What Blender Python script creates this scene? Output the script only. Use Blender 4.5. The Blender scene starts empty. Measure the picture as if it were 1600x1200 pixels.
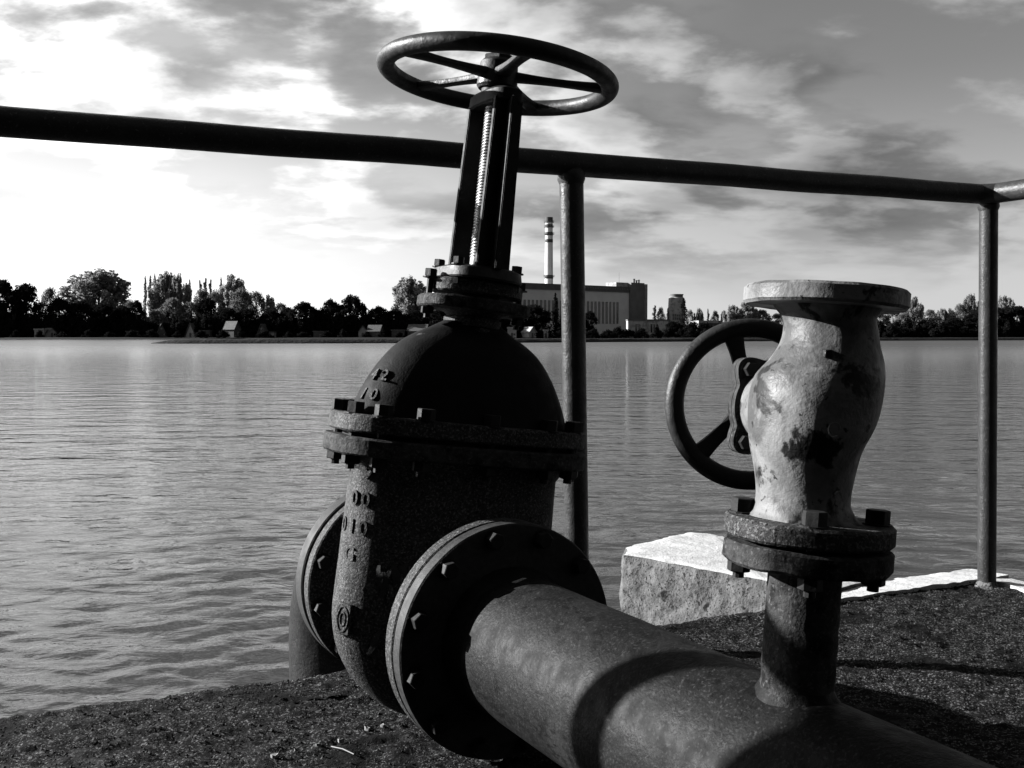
import bpy, bmesh, math, random
import numpy as np
from mathutils import Vector, Matrix, noise as mnoise

random.seed(7); np.random.seed(7)
SC = bpy.context.scene
COL = SC.collection
R = math.radians

# ------------------------------------------------------------------ camera
EYE = 0.68
cam_d = bpy.data.cameras.new('camera'); cam = bpy.data.objects.new('camera', cam_d)
COL.objects.link(cam); SC.camera = cam
cam_d.sensor_width = 36.0; cam_d.lens = 36.0
cam_d.clip_start = 0.02; cam_d.clip_end = 20000
cam.location = (0, 0, EYE); cam.rotation_euler = (R(90 - 2.72), 0, 0)

# ------------------------------------------------------------------ light
SUN_AZ, SUN_EL = 77.0, 20.3            # degrees to the left of the view direction / above the horizon
sv = Vector((-math.sin(R(SUN_AZ)) * math.cos(R(SUN_EL)), math.cos(R(SUN_AZ)) * math.cos(R(SUN_EL)), math.sin(R(SUN_EL))))
sd = bpy.data.lights.new('sun', 'SUN'); sun = bpy.data.objects.new('sun', sd); COL.objects.link(sun)
sd.energy = 5.0; sd.angle = R(0.5); sd.color = (1, 1, 1)
sun.rotation_euler = (-sv).to_track_quat('-Z', 'Y').to_euler()
EXPO = 2.4
SC.view_settings.view_transform = 'Standard'; SC.view_settings.look = 'None'
SC.view_settings.exposure = EXPO; SC.view_settings.gamma = 1.0; SC.view_settings.use_curve_mapping = False


class NT:
    """small node-tree writer"""
    def __init__(s, tree): s.t = tree; s.n = tree.nodes; s.l = tree.links
    def new(s, typ, **kw):
        nd = s.n.new(typ)
        for k, v in kw.items(): setattr(nd, k, v)
        return nd
    def put(s, sock, v):
        if hasattr(v, 'is_linked') or isinstance(v, bpy.types.NodeSocket): s.l.new(v, sock)
        else: sock.default_value = v
    def math(s, op, a, b=0.0, c=None, clamp=False):
        nd = s.new('ShaderNodeMath', operation=op); nd.use_clamp = clamp
        s.put(nd.inputs[0], a); s.put(nd.inputs[1], b)
        if c is not None: s.put(nd.inputs[2], c)
        return nd.outputs[0]
    def noise(s, vec, scale, detail=4, rough=.55, dist=0.0):
        nd = s.new('ShaderNodeTexNoise'); s.l.new(vec, nd.inputs['Vector'])
        s.put(nd.inputs['Scale'], scale); nd.inputs['Detail'].default_value = detail
        nd.inputs['Roughness'].default_value = rough; nd.inputs['Distortion'].default_value = dist
        return nd.outputs['Fac']
    def ramp(s, fac, lo, hi, a=0.0, b=1.0, smooth=True):
        nd = s.new('ShaderNodeMapRange'); nd.interpolation_type = 'SMOOTHSTEP' if smooth else 'LINEAR'
        s.put(nd.inputs['Value'], fac); s.put(nd.inputs['From Min'], lo); s.put(nd.inputs['From Max'], hi)
        s.put(nd.inputs['To Min'], a); s.put(nd.inputs['To Max'], b)
        return nd.outputs['Result']
    def mix(s, fac, a, b):
        return s.math('ADD', s.math('MULTIPLY', a, s.math('SUBTRACT', 1.0, fac)), s.math('MULTIPLY', b, fac))
    def xyz(s, x, y, z):
        nd = s.new('ShaderNodeCombineXYZ')
        for i, v in enumerate((x, y, z)): s.put(nd.inputs[i], v)
        return nd.outputs[0]


# ------------------------------------------------------------------ sky (grey, as through a red filter) with broken cloud
W = bpy.data.worlds.new('World'); SC.world = W; W.use_nodes = True
w = NT(W.node_tree); w.n.clear()
sky = w.new('ShaderNodeTexSky', sky_type='NISHITA'); sky.sun_disc = False
sky.sun_elevation = R(SUN_EL); sky.sun_rotation = R(-SUN_AZ)
sky.air_density = 1.0; sky.dust_density = 1.2; sky.ozone_density = 1.0
sp = w.new('ShaderNodeSeparateColor'); w.l.new(sky.outputs[0], sp.inputs[0])
lum = w.math('ADD', w.math('MULTIPLY', sp.outputs[0], .72), w.math('MULTIPLY', sp.outputs[1], .08))
tc = w.new('ShaderNodeTexCoord'); sx = w.new('ShaderNodeSeparateXYZ'); w.l.new(tc.outputs['Generated'], sx.inputs[0])
zz = w.math('ADD', w.math('MAXIMUM', sx.outputs[2], 0.0), .25)
cu = w.math('DIVIDE', sx.outputs[0], zz); cv = w.math('DIVIDE', sx.outputs[1], zz)
CX, CY = -6.2, 3.4
def cloud_noise(dx, dy):
    P = w.xyz(w.math('ADD', cu, dx + CX), w.math('ADD', w.math('MULTIPLY', cv, 1.25), dy + CY), 1.3)
    return w.noise(P, 2.1, 10, .53, .10), w.noise(P, .75, 2, .5)
n1, big = cloud_noise(0, 0)
n2, _b = cloud_noise(-.10, .06)            # a step towards the sun: which side of a cloud is lit
cov = w.math('ADD', n1, w.math('MULTIPLY', w.math('SUBTRACT', big, .5), .75))
dens = w.ramp(cov, .41, .55)
thick = w.ramp(cov, .50, .68)
lit = w.ramp(w.math('SUBTRACT', n1, n2), -.07, .10)
dot = w.new('ShaderNodeVectorMath', operation='DOT_PRODUCT'); w.l.new(tc.outputs['Generated'], dot.inputs[0]); dot.inputs[1].default_value = sv
near = w.math('MAXIMUM', dot.outputs['Value'], 0.0)
fwd = w.math('ADD', .52, w.math('MULTIPLY', 2.9, w.math('POWER', near, 1.3)))       # clouds near the sun are brighter
cb = w.math('MULTIPLY', w.mix(lit, 1.7, 5.2), fwd)
cb = w.math('MULTIPLY', cb, w.mix(thick, 1.2, .70))
hz = w.ramp(sx.outputs[2], .02, .12, .0, 1.0)
veil = w.math('POWER', w.ramp(sx.outputs[2], .0, .24, 1.0, 0.0, smooth=False), 1.4)      # milky air low over the horizon
vb = w.math('MULTIPLY', 4.6, w.math('ADD', .92, w.math('MULTIPLY', 1.5, near)))
lum = w.mix(w.math('MULTIPLY', veil, .93), lum, vb)
val = w.mix(w.math('MULTIPLY', w.math('MULTIPLY', dens, hz), .92), lum, cb)
val = w.mix(w.math('MULTIPLY', w.math("POWER", veil, .8), w.ramp(dot.outputs["Value"], .12, .55)), val, vb)   # glare of the hazy air washes out the low clouds on the sun's side
val = w.math('MULTIPLY', val, .62)
bg = w.new('ShaderNodeBackground'); bg.inputs['Strength'].default_value = .05
cc = w.new('ShaderNodeCombineColor')
for i in range(3): w.l.new(val, cc.inputs[i])
w.l.new(cc.outputs[0], bg.inputs['Color'])
wo = w.new('ShaderNodeOutputWorld'); w.l.new(bg.outputs[0], wo.inputs['Surface'])


# ------------------------------------------------------------------ materials
def material(name, base, rough=.6, spec=.3, metal=0.0, bump=None, patches=(), streak=None, tone=.78):
    """base: grey or (lo, hi, scale); patches: (grey, scale, lo, hi, detail); bump: list of (scale, strength)"""
    m = bpy.data.materials.new(name); m.use_nodes = True
    t = NT(m.node_tree); b = t.n['Principled BSDF']
    co = t.new('ShaderNodeTexCoord').outputs['Object']
    if isinstance(base, tuple):
        v = t.ramp(t.noise(co, base[2], 6, .6), .3, .7, base[0], base[1], smooth=False)
    else: v = t.math('ADD', base, 0.0)
    for g, sc, lo, hi, det in patches:
        v = t.mix(t.ramp(t.noise(co, sc, det, .6, .3), lo, hi), v, g)
    if streak:
        g, vec, lo, hi = streak
        mp = t.new('ShaderNodeMapping'); mp.inputs['Scale'].default_value = vec; t.l.new(co, mp.inputs['Vector'])
        v = t.mix(t.ramp(t.noise(mp.outputs[0], 1.0, 5, .6), lo, hi), v, g)
    v = t.math('MULTIPLY', v, tone); c = t.new('ShaderNodeCombineColor')
    for i in range(3): t.l.new(v, c.inputs[i])
    t.l.new(c.outputs[0], b.inputs['Base Color'])
    rn = t.ramp(t.noise(co, 40, 3), .3, .7, max(0, rough - .1), min(1, rough + .1)); t.l.new(rn, b.inputs['Roughness'])
    b.inputs['Specular IOR Level'].default_value = spec; b.inputs['Metallic'].default_value = metal
    if bump:
        prev = None
        for sc, st in bump:
            bp = t.new('ShaderNodeBump'); bp.inputs['Strength'].default_value = st; bp.inputs['Distance'].default_value = .35 / sc
            t.l.new(t.noise(co, sc, 5, .6), bp.inputs['Height'])
            if prev is not None: t.l.new(prev, bp.inputs['Normal'])
            prev = bp.outputs[0]
        t.l.new(prev, b.inputs['Normal'])
    return m

MT = {}
MT['paint'] = material('dark_paint', (.005, .009, 30), .55, .08, bump=[(25, .12), (260, .25)], patches=[(.03, 90, .68, .74, 3)])
MT['rail'] = material('rail_paint', (.016, .025, 25), .40, .12, bump=[(60, .25), (240, .45)], patches=[(.07, 170, .60, .74, 3)])
MT['cast'] = material('cast_iron', (.012, .030, 60), .65, .08, bump=[(120, .7), (300, 1.0)], patches=[(.085, 270, .50, .66, 2), (.003, 200, .52, .66, 3)])
MT['bonnet'] = material('bonnet_paint', (.004, .008, 20), .68, .04, bump=[(30, .15), (300, .5)], patches=[(.05, 26, .66, .71, 5)])
MT['pipe'] = material('pipe_paint', (.004, .008, 9), .6, .06, bump=[(14, .15), (200, .6)],
                      patches=[(.014, 6, .54, .72, 7), (.002, 16, .57, .70, 7), (.002, 60, .56, .68, 5), (.020, 240, .55, .66, 3)], streak=(.003, (45, 45, 160), .52, .66))
MT['rust'] = material('rusty_steel', (.008, .035, 90), .78, .08, bump=[(70, .6), (240, .9)], patches=[(.003, 35, .5, .62, 5), (.055, 220, .55, .70, 3)])
MT['bolt'] = material('bolt_steel', (.006, .012, 60), .6, .10, bump=[(150, .3)])
MT['steel'] = material('spindle_steel', (.12, .26, 40), .38, .6, metal=.6, bump=[(200, .2)])
MT['edge'] = material('worn_edge', (.012, .026, 80), .6, .10, bump=[(120, .4)])
MT['white'] = material('flaking_light_paint', (.085, .15, 18), .5, .10, bump=[(18, .2), (160, .4)],
                       patches=[(.045, 11, .43, .57, 7), (.10, 26, .58, .68, 6), (.006, 20, .55, .60, 8), (.010, 80, .64, .69, 4)])
MT['wheel'] = material('wheel_iron', (.007, .012, 40), .5, .15, bump=[(60, .3), (300, .3)])
MT['dropping'] = material('white_fleck', (.10, .30, 200), .8, .2)
MT['straw'] = material('straw', .22, .8, .2)
MT['pebble'] = material('pebble', (.002, .028, 190), .9, .08)
MT['ground'] = material('tarred_concrete', (.002, .010, 22), .95, .04, bump=[(70, 1.0), (160, 1.0)],
                        patches=[(.08, 220, .55, .63, 2), (.022, 8, .58, .72, 7), (.002, 45, .52, .62, 5), (.003, 6, .52, .64, 6)])
MT['concrete'] = material('bright_concrete', (.26, .40, 14), .9, .12, bump=[(60, .5), (200, .8)], patches=[(.10, 190, .60, .68, 3), (.18, 9, .58, .74, 7)])
MT['aggregate'] = material('weathered_concrete', (.035, .11, 30), .9, .08, bump=[(35, .9), (150, 1.0)],
                           patches=[(.008, 24, .57, .66, 8), (.015, 140, .55, .64, 4)])
MT['slabside'] = material('slab_side', (.03, .08, 20), .9, .12, bump=[(40, .8), (160, .8)])
MT['house'] = material('blocker_brickwork', (.04, .08, 6), .9, .1, bump=[(30, .5)])
MT['wall'] = material('plant_render', (.33, .39, .2), .9, .1, tone=1)
MT['wall_band'] = material('plant_roof_band', (.05, .08, .5), .8, .1, tone=1)
MT['wall_dark'] = material('plant_dark_cladding', (.07, .10, .3), .8, .1, tone=1)
MT['window'] = material('dark_glass', .012, .15, .5)
MT['brick_pale'] = material('pale_render', (.14, .20, .5), .9, .1)
MT['stack_white'] = material('stack_white', (.42, .5, .3), .8, .2)
MT['stack_red'] = material('stack_red_seen_grey', (.03, .05, .4), .8, .2)
MT['silo'] = material('silo_concrete', (.16, .24, .3), .9, .1, patches=[(.12, .5, .5, .6, 5)], tone=1)
MT['roof'] = material('hut_roof', (.035, .08, 1.5), .8, .2)
MT['roof_dark'] = material('hut_dark_roof', (.03, .06, 1.5), .8, .2)
MT['hutwall'] = material('hut_wall', (.04, .08, 1.0), .85, .1)
MT['hutwhite'] = material('hut_white_wall', (.16, .26, 1.0), .85, .1)
MT['land'] = material('bank_grass', (.003, .006, .3), 1.0, .05, bump=[(1.5, .6)])
MT['dyke'] = material('dyke_stone', (.003, .008, 1.4), .95, .1, bump=[(1.2, .8)])
MT['bark'] = material('bark', (.025, .05, 3), .95, .1)


def leaf_material(name, g):
    m = bpy.data.materials.new(name); m.use_nodes = True
    t = NT(m.node_tree); t.n.clear()
    co = t.new('ShaderNodeTexCoord').outputs['Object']
    v = t.ramp(t.noise(co, 1.1, 3), .3, .7, g * .5, g * 1.15, smooth=False)
    c = t.new('ShaderNodeCombineColor')
    for i in range(3): t.l.new(v, c.inputs[i])
    d = t.new('ShaderNodeBsdfDiffuse'); tr = t.new('ShaderNodeBsdfTranslucent'); mx = t.new('ShaderNodeMixShader')
    t.l.new(c.outputs[0], d.inputs[0]); t.l.new(c.outputs[0], tr.inputs[0]); mx.inputs[0].default_value = .45
    t.l.new(d.outputs[0], mx.inputs[1]); t.l.new(tr.outputs[0], mx.inputs[2])
    o = t.new('ShaderNodeOutputMaterial'); t.l.new(mx.outputs[0], o.inputs[0])
    return m

MT['leaf_pale'] = leaf_material('leaf_pale', .17)
MT['leaf_mid'] = leaf_material('leaf_mid', .10)
MT['leaf_dark'] = leaf_material('leaf_dark', .008)

# water: dark body colour, mirror-like film with fine ripples
m = bpy.data.materials.new('lake_water'); m.use_nodes = True; t = NT(m.node_tree); b = t.n['Principled BSDF']
b.inputs['Base Color'].default_value = (.012, .012, .012, 1); b.inputs['Roughness'].default_value = .07
b.inputs['IOR'].default_value = 1.333
co = t.new('ShaderNodeTexCoord').outputs['Object']
mp = t.new('ShaderNodeMapping'); mp.inputs['Scale'].default_value = (.55, 1.0, 1.0); mp.inputs['Rotation'].default_value = (0, 0, R(12)); t.l.new(co, mp.inputs['Vector'])
bp = t.new('ShaderNodeBump'); bp.inputs['Strength'].default_value = .6; bp.inputs['Distance'].default_value = .03
t.l.new(t.noise(mp.outputs[0], 6.0, 4, .55, .3), bp.inputs['Height'])
bp2 = t.new('ShaderNodeBump'); bp2.inputs['Strength'].default_value = .6; bp2.inputs['Distance'].default_value = .11
t.l.new(t.noise(mp.outputs[0], 1.3, 3, .5), bp2.inputs['Height']); t.l.new(bp.outputs[0], bp2.inputs['Normal'])
t.l.new(bp2.outputs[0], b.inputs['Normal'])
gy = t.new('ShaderNodeSeparateXYZ'); t.l.new(co, gy.inputs[0])          # unresolved wavelets far out act as roughness
t.l.new(t.ramp(gy.outputs[1], 12.0, 180.0, .045, .30), b.inputs['Roughness'])
MT['water'] = m


# ------------------------------------------------------------------ object helpers
def tag(o, label=None, cat=None, group=None, kind=None):
    if label: o['label'] = label
    if cat: o['category'] = cat
    if group: o['group'] = group
    if kind: o['kind'] = kind
    return o

def link(name, me, parent=None, loc=None):
    o = bpy.data.objects.new(name, me); COL.objects.link(o)
    if parent is not None: o.parent = parent
    if loc is not None: o.location = loc
    return o

def mesh(bm, mats, smooth=True, angle=.62, name='m'):
    bm.normal_update()
    bmesh.ops.recalc_face_normals(bm, faces=bm.faces)
    if smooth:
        for f in bm.faces: f.smooth = True
        for e in bm.edges:
            if len(e.link_faces) == 2 and e.calc_face_angle(0) > angle: e.smooth = False
    me = bpy.data.meshes.new(name); bm.to_mesh(me); bm.free()
    for k in (mats if isinstance(mats, (list, tuple)) else [mats]): me.materials.append(MT[k])
    return me

def part(name, bm, mats, parent, loc=None, smooth=True, angle=.62):
    return link(name, mesh(bm, mats, smooth, angle, name), parent, loc)

def empty(name, mat4, label, cat, group=None):
    o = bpy.data.objects.new(name, None); COL.objects.link(o); o.matrix_world = mat4; o.empty_display_size = .1
    return tag(o, label, cat, group)

def frame(origin, x, y, z):
    m4 = Matrix.Identity(4)
    for i, v in enumerate((x, y, z)):
        for j in range(3): m4[j][i] = v[j]
    m4.translation = origin
    return m4

def axis_mat(p, d):
    d = Vector(d).normalized()
    return Matrix.Translation(Vector(p)) @ d.to_track_quat('Z', 'Y').to_matrix().to_4x4()

def lathe(bm, prof, seg=48, m4=None, close=True, jitter=0):
    """prof: (radius, height) pairs round local Z"""
    m4 = m4 or Matrix.Identity(4); rings = []
    for r_, h in prof:
        if r_ < 1e-6: rings.append([bm.verts.new(m4 @ Vector((0, 0, h)))])
        else: rings.append([bm.verts.new(m4 @ Vector((r_ * math.cos(2 * math.pi * i / seg), r_ * math.sin(2 * math.pi * i / seg), h))) for i in range(seg)])
    for a_, b_ in zip(rings, rings[1:]):
        for i in range(seg):
            j = (i + 1) % seg
            if len(a_) == 1 and len(b_) == 1: continue
            if len(a_) == 1: bm.faces.new((a_[0], b_[i], b_[j]))
            elif len(b_) == 1: bm.faces.new((a_[i], a_[j], b_[0]))
            else: bm.faces.new((a_[i], a_[j], b_[j], b_[i]))
    return bm

def disc_prof(r, h0, h1, ri=0.0, ch=.0025):
    """plate with chamfered rim; ri>0 leaves a bore"""
    p = [(r - ch, h0), (r, h0 + ch), (r, h1 - ch), (r - ch, h1)]
    if ri > 0: return [(ri, h0)] + p + [(ri, h1), (ri, h0)]
    return [(0, h0)] + p + [(0, h1)]

def tube(bm, pts, rad, seg=20, caps=True):
    pts = [Vector(p) for p in pts]; n = len(pts); rings = []
    rr = rad if isinstance(rad, (list, tuple)) else [rad] * n
    up = None
    for i, p in enumerate(pts):
        d = ((pts[min(i + 1, n - 1)] - p).normalized() + (p - pts[max(i - 1, 0)]).normalized()).normalized()
        if up is None: up = Vector((0, 0, 1)) if abs(d.z) < .9 else Vector((1, 0, 0))
        s = d.cross(up).normalized(); up = s.cross(d).normalized()
        k = 1.0
        if 0 < i < n - 1:
            c = (pts[i + 1] - p).normalized().dot((p - pts[i - 1]).normalized()); k = 1.0
        rings.append([bm.verts.new(p + (s * math.cos(2 * math.pi * j / seg) + up * math.sin(2 * math.pi * j / seg)) * rr[i] * k) for j in range(seg)])
    for a_, b_ in zip(rings, rings[1:]):
        for j in range(seg): bm.faces.new((a_[j], a_[(j + 1) % seg], b_[(j + 1) % seg], b_[j]))
    if caps: bm.faces.new(rings[0]); bm.faces.new(rings[-1][::-1])
    return bm

def box(bm, lo, hi, m4=None, mi=0):
    m4 = m4 or Matrix.Identity(4)
    v = [bm.verts.new(m4 @ Vector((x, y, z))) for z in (lo[2], hi[2]) for y in (lo[1], hi[1]) for x in (lo[0], hi[0])]
    for q in ((0, 2, 3, 1), (4, 5, 7, 6), (0, 1, 5, 4), (2, 6, 7, 3), (0, 4, 6, 2), (1, 3, 7, 5)):
        f = bm.faces.new([v[i] for i in q]); f.material_index = mi
    return bm

def oval(a, b, e, k, seg):
    c, s = math.cos(2 * math.pi * k / seg), math.sin(2 * math.pi * k / seg)
    return a * math.copysign(abs(c) ** (2 / e), c), b * math.copysign(abs(s) ** (2 / e), s)

def loft(bm, secs, e=2.4, seg=64, caps=True):
    """secs: (z, a, b[, cx, cy]) superellipse sections"""
    rings = []
    for s in secs:
        z, a, b = s[:3]; cx, cy = (s[3], s[4]) if len(s) > 3 else (0, 0)
        rings.append([bm.verts.new((oval(a, b, e, k, seg)[0] + cx, oval(a, b, e, k, seg)[1] + cy, z)) for k in range(seg)])
    for a_, b_ in zip(rings, rings[1:]):
        for j in range(seg): bm.faces.new((a_[j], a_[(j + 1) % seg], b_[(j + 1) % seg], b_[j]))
    if caps: bm.faces.new(rings[0][::-1]); bm.faces.new(rings[-1])
    return bm

def hexa(bm, r, h0, h1, m4=None):
    m4 = m4 or Matrix.Identity(4)
    ch = r * .08
    lathe(bm, [(0, h0), (r - ch, h0), (r, h0 + ch), (r, h1 - ch), (r - ch, h1), (0, h1)], 6, m4)
    return bm

def roughen(bm, amp, scale, seed=0.0):
    for v in bm.verts:
        p = v.co * scale + Vector((seed, seed * 1.7, seed * .3))
        v.co += mnoise.noise_vector(p) * amp

def bolt_meshes(r, grip, shank_out=.006):
    b1 = bmesh.new(); hexa(b1, r, 0, r * 1.25); lathe(b1, [(r * .5, 0), (r * .5, -grip - r * 1.2 - shank_out), (0, -grip - r * 1.2 - shank_out)], 10)
    lathe(b1, [(0, .001), (r * 1.22, .001), (r * 1.22, -.0012), (0, -.0012)], 14)
    b2 = bmesh.new(); hexa(b2, r, -r * 1.05, 0)
    return mesh(b1, 'bolt', True, .3, 'bolt'), mesh(b2, 'bolt', True, .3, 'nut')

def place_bolt(parent, pos, d, ms, grip, spin=0.0):
    o = link('bolt', ms[0], parent); o.matrix_local = axis_mat(pos, d) @ Matrix.Rotation(spin, 4, 'Z')
    n_ = link('nut', ms[1], o, (0, 0, -grip)); n_.rotation_euler = (0, 0, random.random() * 2)

# ------------------------------------------------------------------ calibrated layout (metres; platform top at z = 0)
PH = R(28.5)
AX = Vector((math.sin(PH), -math.cos(PH), 0))       # main pipe direction, towards the viewer
NX = Vector((math.cos(PH), math.sin(PH), 0))        # horizontal, across the pipe
PIPE0 = NX * .757 + Vector((0, 0, .198))            # a point on the pipe axis
PR = .1095; FR = .187
ED = Vector((.905, .425, 0)).normalized()           # along the platform edge, to the right
IN = Vector((ED.y, -ED.x, 0))                       # inwards from that edge
CORNER = Vector((1.276, 2.77, 0))                   # corner post
WATER_Z = -.90
TILT = R(6.8)

def pipe_pt(s): return PIPE0 + AX * s

# ------------------------------------------------------------------ setting: water
def build_water():
    rows = []
    k0 = 1.0 / 2.6; k1 = 1.0 / 130.0; NR = 640
    for i in range(NR): rows.append(1.0 / (k0 + (k1 - k0) * i / (NR - 1)))
    rows += [160, 210, 280, 360, 450]
    rows = np.array(rows); tans = np.linspace(-.85, .85, 620)
    D, T = np.meshgrid(rows, tans, indexing='ij'); X = D * T; Y = D
    dd = np.gradient(rows)[:, None] * np.ones_like(D); dx = D * (tans[1] - tans[0])
    Z = np.zeros_like(D); rng = np.random.RandomState(3)
    for k in range(90):
        lam = .06 * (.55 / .06) ** rng.rand(); th = R(80) + rng.randn() * .55
        kx, ky = math.cos(th) * 2 * math.pi / lam, math.sin(th) * 2 * math.pi / lam
        slope = .0175 * (lam / .3) ** -.1
        att = np.clip((lam / (5.0 * np.maximum(dd * abs(math.sin(th)), dx)) - 1.0) / 2.5, 0, 1)
        ph = kx * X + ky * Y + rng.rand() * 6.28 + 1.2 * np.sin(.7 * X / lam * .3 + rng.rand() * 6) * np.sin(.5 * Y / lam * .3 + rng.rand() * 6)
        Z += att * slope * lam / (2 * math.pi) * (np.sin(ph) + .25 * np.sin(2 * ph + 1.2))
    gust = .85 + .18 * np.sin(X * .35 + .6 * np.sin(Y * .22)) * np.sin(Y * .28 + 1.0)
    Z = Z * gust
    Z += WATER_Z
    nr, nc = D.shape
    V = np.stack([X, Y, Z], -1).reshape(-1, 3)
    i, j = np.meshgrid(np.arange(nr - 1), np.arange(nc - 1), indexing='ij')
    q = np.stack([i * nc + j, i * nc + j + 1, (i + 1) * nc + j + 1, (i + 1) * nc + j], -1).reshape(-1, 4)
    me = bpy.data.meshes.new('lake_water')
    me.from_pydata(V.tolist(), [], q.tolist()); me.materials.append(MT['water'])
    me.polygons.foreach_set('use_smooth', [True] * len(me.polygons)); me.update()
    tag(link('lake_water', me), kind='structure')
    # the rest of the lake, outside the rippled wedge
    bm = bmesh.new()
    for q in ([(-6000, -300), (6000, -300), (6000, 2.6), (-6000, 2.6)],
              [(-6000, 2.6), (-2.21, 2.6), (-382.5, 450), (-6000, 450)],
              [(2.21, 2.6), (6000, 2.6), (6000, 450), (382.5, 450)]):
        bm.faces.new([bm.verts.new((x, y, WATER_Z)) for x, y in q])
    tag(part('open_water', bm, 'water', None), kind='structure')
build_water()

# ------------------------------------------------------------------ setting: far bank
def build_land():
    xs = list(np.linspace(-900, 900, 181)); bm = bmesh.new()
    def shore(x): return 418 + 10 * math.sin(x * .013) + 6 * math.sin(x * .05 + 1)
    prof = [(0, -1.6), (3, -.95), (6, -.45), (12, -.2), (60, .1), (300, .4), (1500, 1), (7000, 2)]
    rings = [[bm.verts.new((x * (1 + (dy / 300.0)), shore(x) + dy, z + (.25 * mnoise.noise(Vector((x * .08, dy * .1, 0))) if z > -1 else 0))) for x in xs] for dy, z in prof]
    for a_, b_ in zip(rings, rings[1:]):
        for i in range(len(xs) - 1): bm.faces.new((a_[i], a_[i + 1], b_[i + 1], b_[i]))
    tag(part('far_bank', bm, 'land', None, angle=3), kind='structure')
    # low stone dyke reaching into the lake
    path = [(-69, 196), (-40, 203), (0, 222), (45, 262), (110, 305), (190, 345), (300, 385), (520, 425)]
    P = []
    for (x0, y0), (x1, y1) in zip(path, path[1:]):
        for k in range(16): P.append((x0 + (x1 - x0) * k / 16, y0 + (y1 - y0) * k / 16))
    P.append(path[-1]); bm = bmesh.new(); rings = []
    cs = [(-3.6, -1.5), (-2.6, -.85), (-1.3, -.12), (0, .0), (1.3, -.12), (2.6, -.85), (3.6, -1.5)]
    for i, (x, y) in enumerate(P):
        x2, y2 = P[min(i + 1, len(P) - 1)]; x1, y1 = P[max(i - 1, 0)]
        d = Vector((x2 - x1, y2 - y1, 0)).normalized(); s = Vector((d.y, -d.x, 0))
        k = min(1, .15 + i * .3)
        rings.append([bm.verts.new(Vector((x, y, 0)) - s * (c * k) + Vector((0, 0, -1 + (h + 1) * min(1, k + .1) + .12 * mnoise.noise(Vector((x * .7, y * .7, c)))))) for c, h in cs])
    for a_, b_ in zip(rings, rings[1:]):
        for i in range(len(cs) - 1): bm.faces.new((a_[i], a_[i + 1], b_[i + 1], b_[i]))
    bm.faces.new(rings[0])
    tag(part('dyke', bm, 'dyke', None, angle=3), kind='structure')
build_land()

# ------------------------------------------------------------------ setting: the platform
def P2W(p, q, z=0.0): return Vector((CORNER.x, CORNER.y, 0)) + ED * p + IN * q + Vector((0, 0, z))

def build_platform():
    ps = list(np.concatenate([np.linspace(-9, -2.9, 14), np.arange(-2.85, .075, .0085)]))
    qs = list(np.concatenate([np.arange(-.075, 1.9, .0085), np.linspace(1.95, 8, 14)]))
    nr, nc = len(ps), len(qs); V = []
    for p in ps:
        wob = .018 * mnoise.noise(Vector((p * 4, 0, 5))) + .007 * mnoise.noise(Vector((p * 19, 0, 9)))
        for q in qs:
            w_ = P2W(p, q + (wob if q < .1 else 0)); z = 0
            if -2.9 < p and q < 1.95:
                z = .006 * mnoise.noise(Vector((p * 5, q * 5, 0))) + .0055 * mnoise.noise(Vector((p * 28, q * 28, 3))) + .005 * mnoise.noise(Vector((p * 75, q * 75, 8)))
                de = min(q + .075, .075 - p)
                if de < .05: z -= .022 * (1 - de / .05) ** 2
                # shallow seam running along the edge
                if p < -1.0:
                    sq = q - .13 - .01 * mnoise.noise(Vector((p * 6, 2, 2)))
                    z += .0035 * math.exp(-(sq / .008) ** 2)
            V.append((w_.x, w_.y, z))
    F = [(i * nc + j, (i + 1) * nc + j, (i + 1) * nc + j + 1, i * nc + j + 1) for i in range(nr - 1) for j in range(nc - 1)]
    base = len(V)
    # skirt down into the water along the two outer edges
    e1 = [i * nc for i in range(nr)]; e2 = [(nr - 1) * nc + j for j in range(nc)]
    ed = e1 + e2[1:]
    for k in ed: V.append((V[k][0], V[k][1], -1.6))
    S = []
    for k in range(len(ed) - 1): S.append((ed[k], base + k, base + k + 1, ed[k + 1]))
    me = bpy.data.meshes.new('platform'); me.from_pydata(V, [], F + S)
    me.materials.append(MT['ground']); me.materials.append(MT['slabside'])
    for i, pl in enumerate(me.polygons):
        pl.use_smooth = True
        if i >= len(F): pl.material_index = 1
    me.update(); o = link('platform', me); tag(o, kind='structure')
    # pale concrete edging at the corner, outside the tarred surface
    def strip(pts0, pts1, name):
        bm = bmesh.new(); n = len(pts0); up = []; lo = []
        for side in (pts0, pts1):
            up.append([bm.verts.new(v + Vector((0, 0, .004 * mnoise.noise(v * 30)))) for v in side]); lo.append([bm.verts.new(Vector((v.x, v.y, -.6))) for v in side])
        for i in range(n - 1):
            bm.faces.new((up[0][i], up[0][i + 1], up[1][i + 1], up[1][i]))
            bm.faces.new((up[0][i], lo[0][i], lo[0][i + 1], up[0][i + 1])); bm.faces.new((up[1][i], up[1][i + 1], lo[1][i + 1], lo[1][i]))
        for i in (0, n - 1): bm.faces.new((up[0][i], up[1][i], lo[1][i], lo[0][i]))
        e = part(name, bm, 'concrete', o, angle=1.2); return e
    rag = lambda t, k: .010 * mnoise.noise(Vector((t * 9, k, 0))) + .006 * mnoise.noise(Vector((t * 31, k, 4)))
    tt = np.linspace(-.56, .14, 70)
    strip([P2W(t, -.018 + rag(t, 1), .009) for t in tt], [P2W(t, -.145 + rag(t, 7) * .6, 0) for t in tt], 'edging')
    tt = np.linspace(-.05, 2.5, 120)
    strip([P2W(.035 + rag(t, 1), t, .009) for t in tt], [P2W(.14 + rag(t, 7) * .6, t, 0) for t in tt], 'edging')
build_platform()

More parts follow.
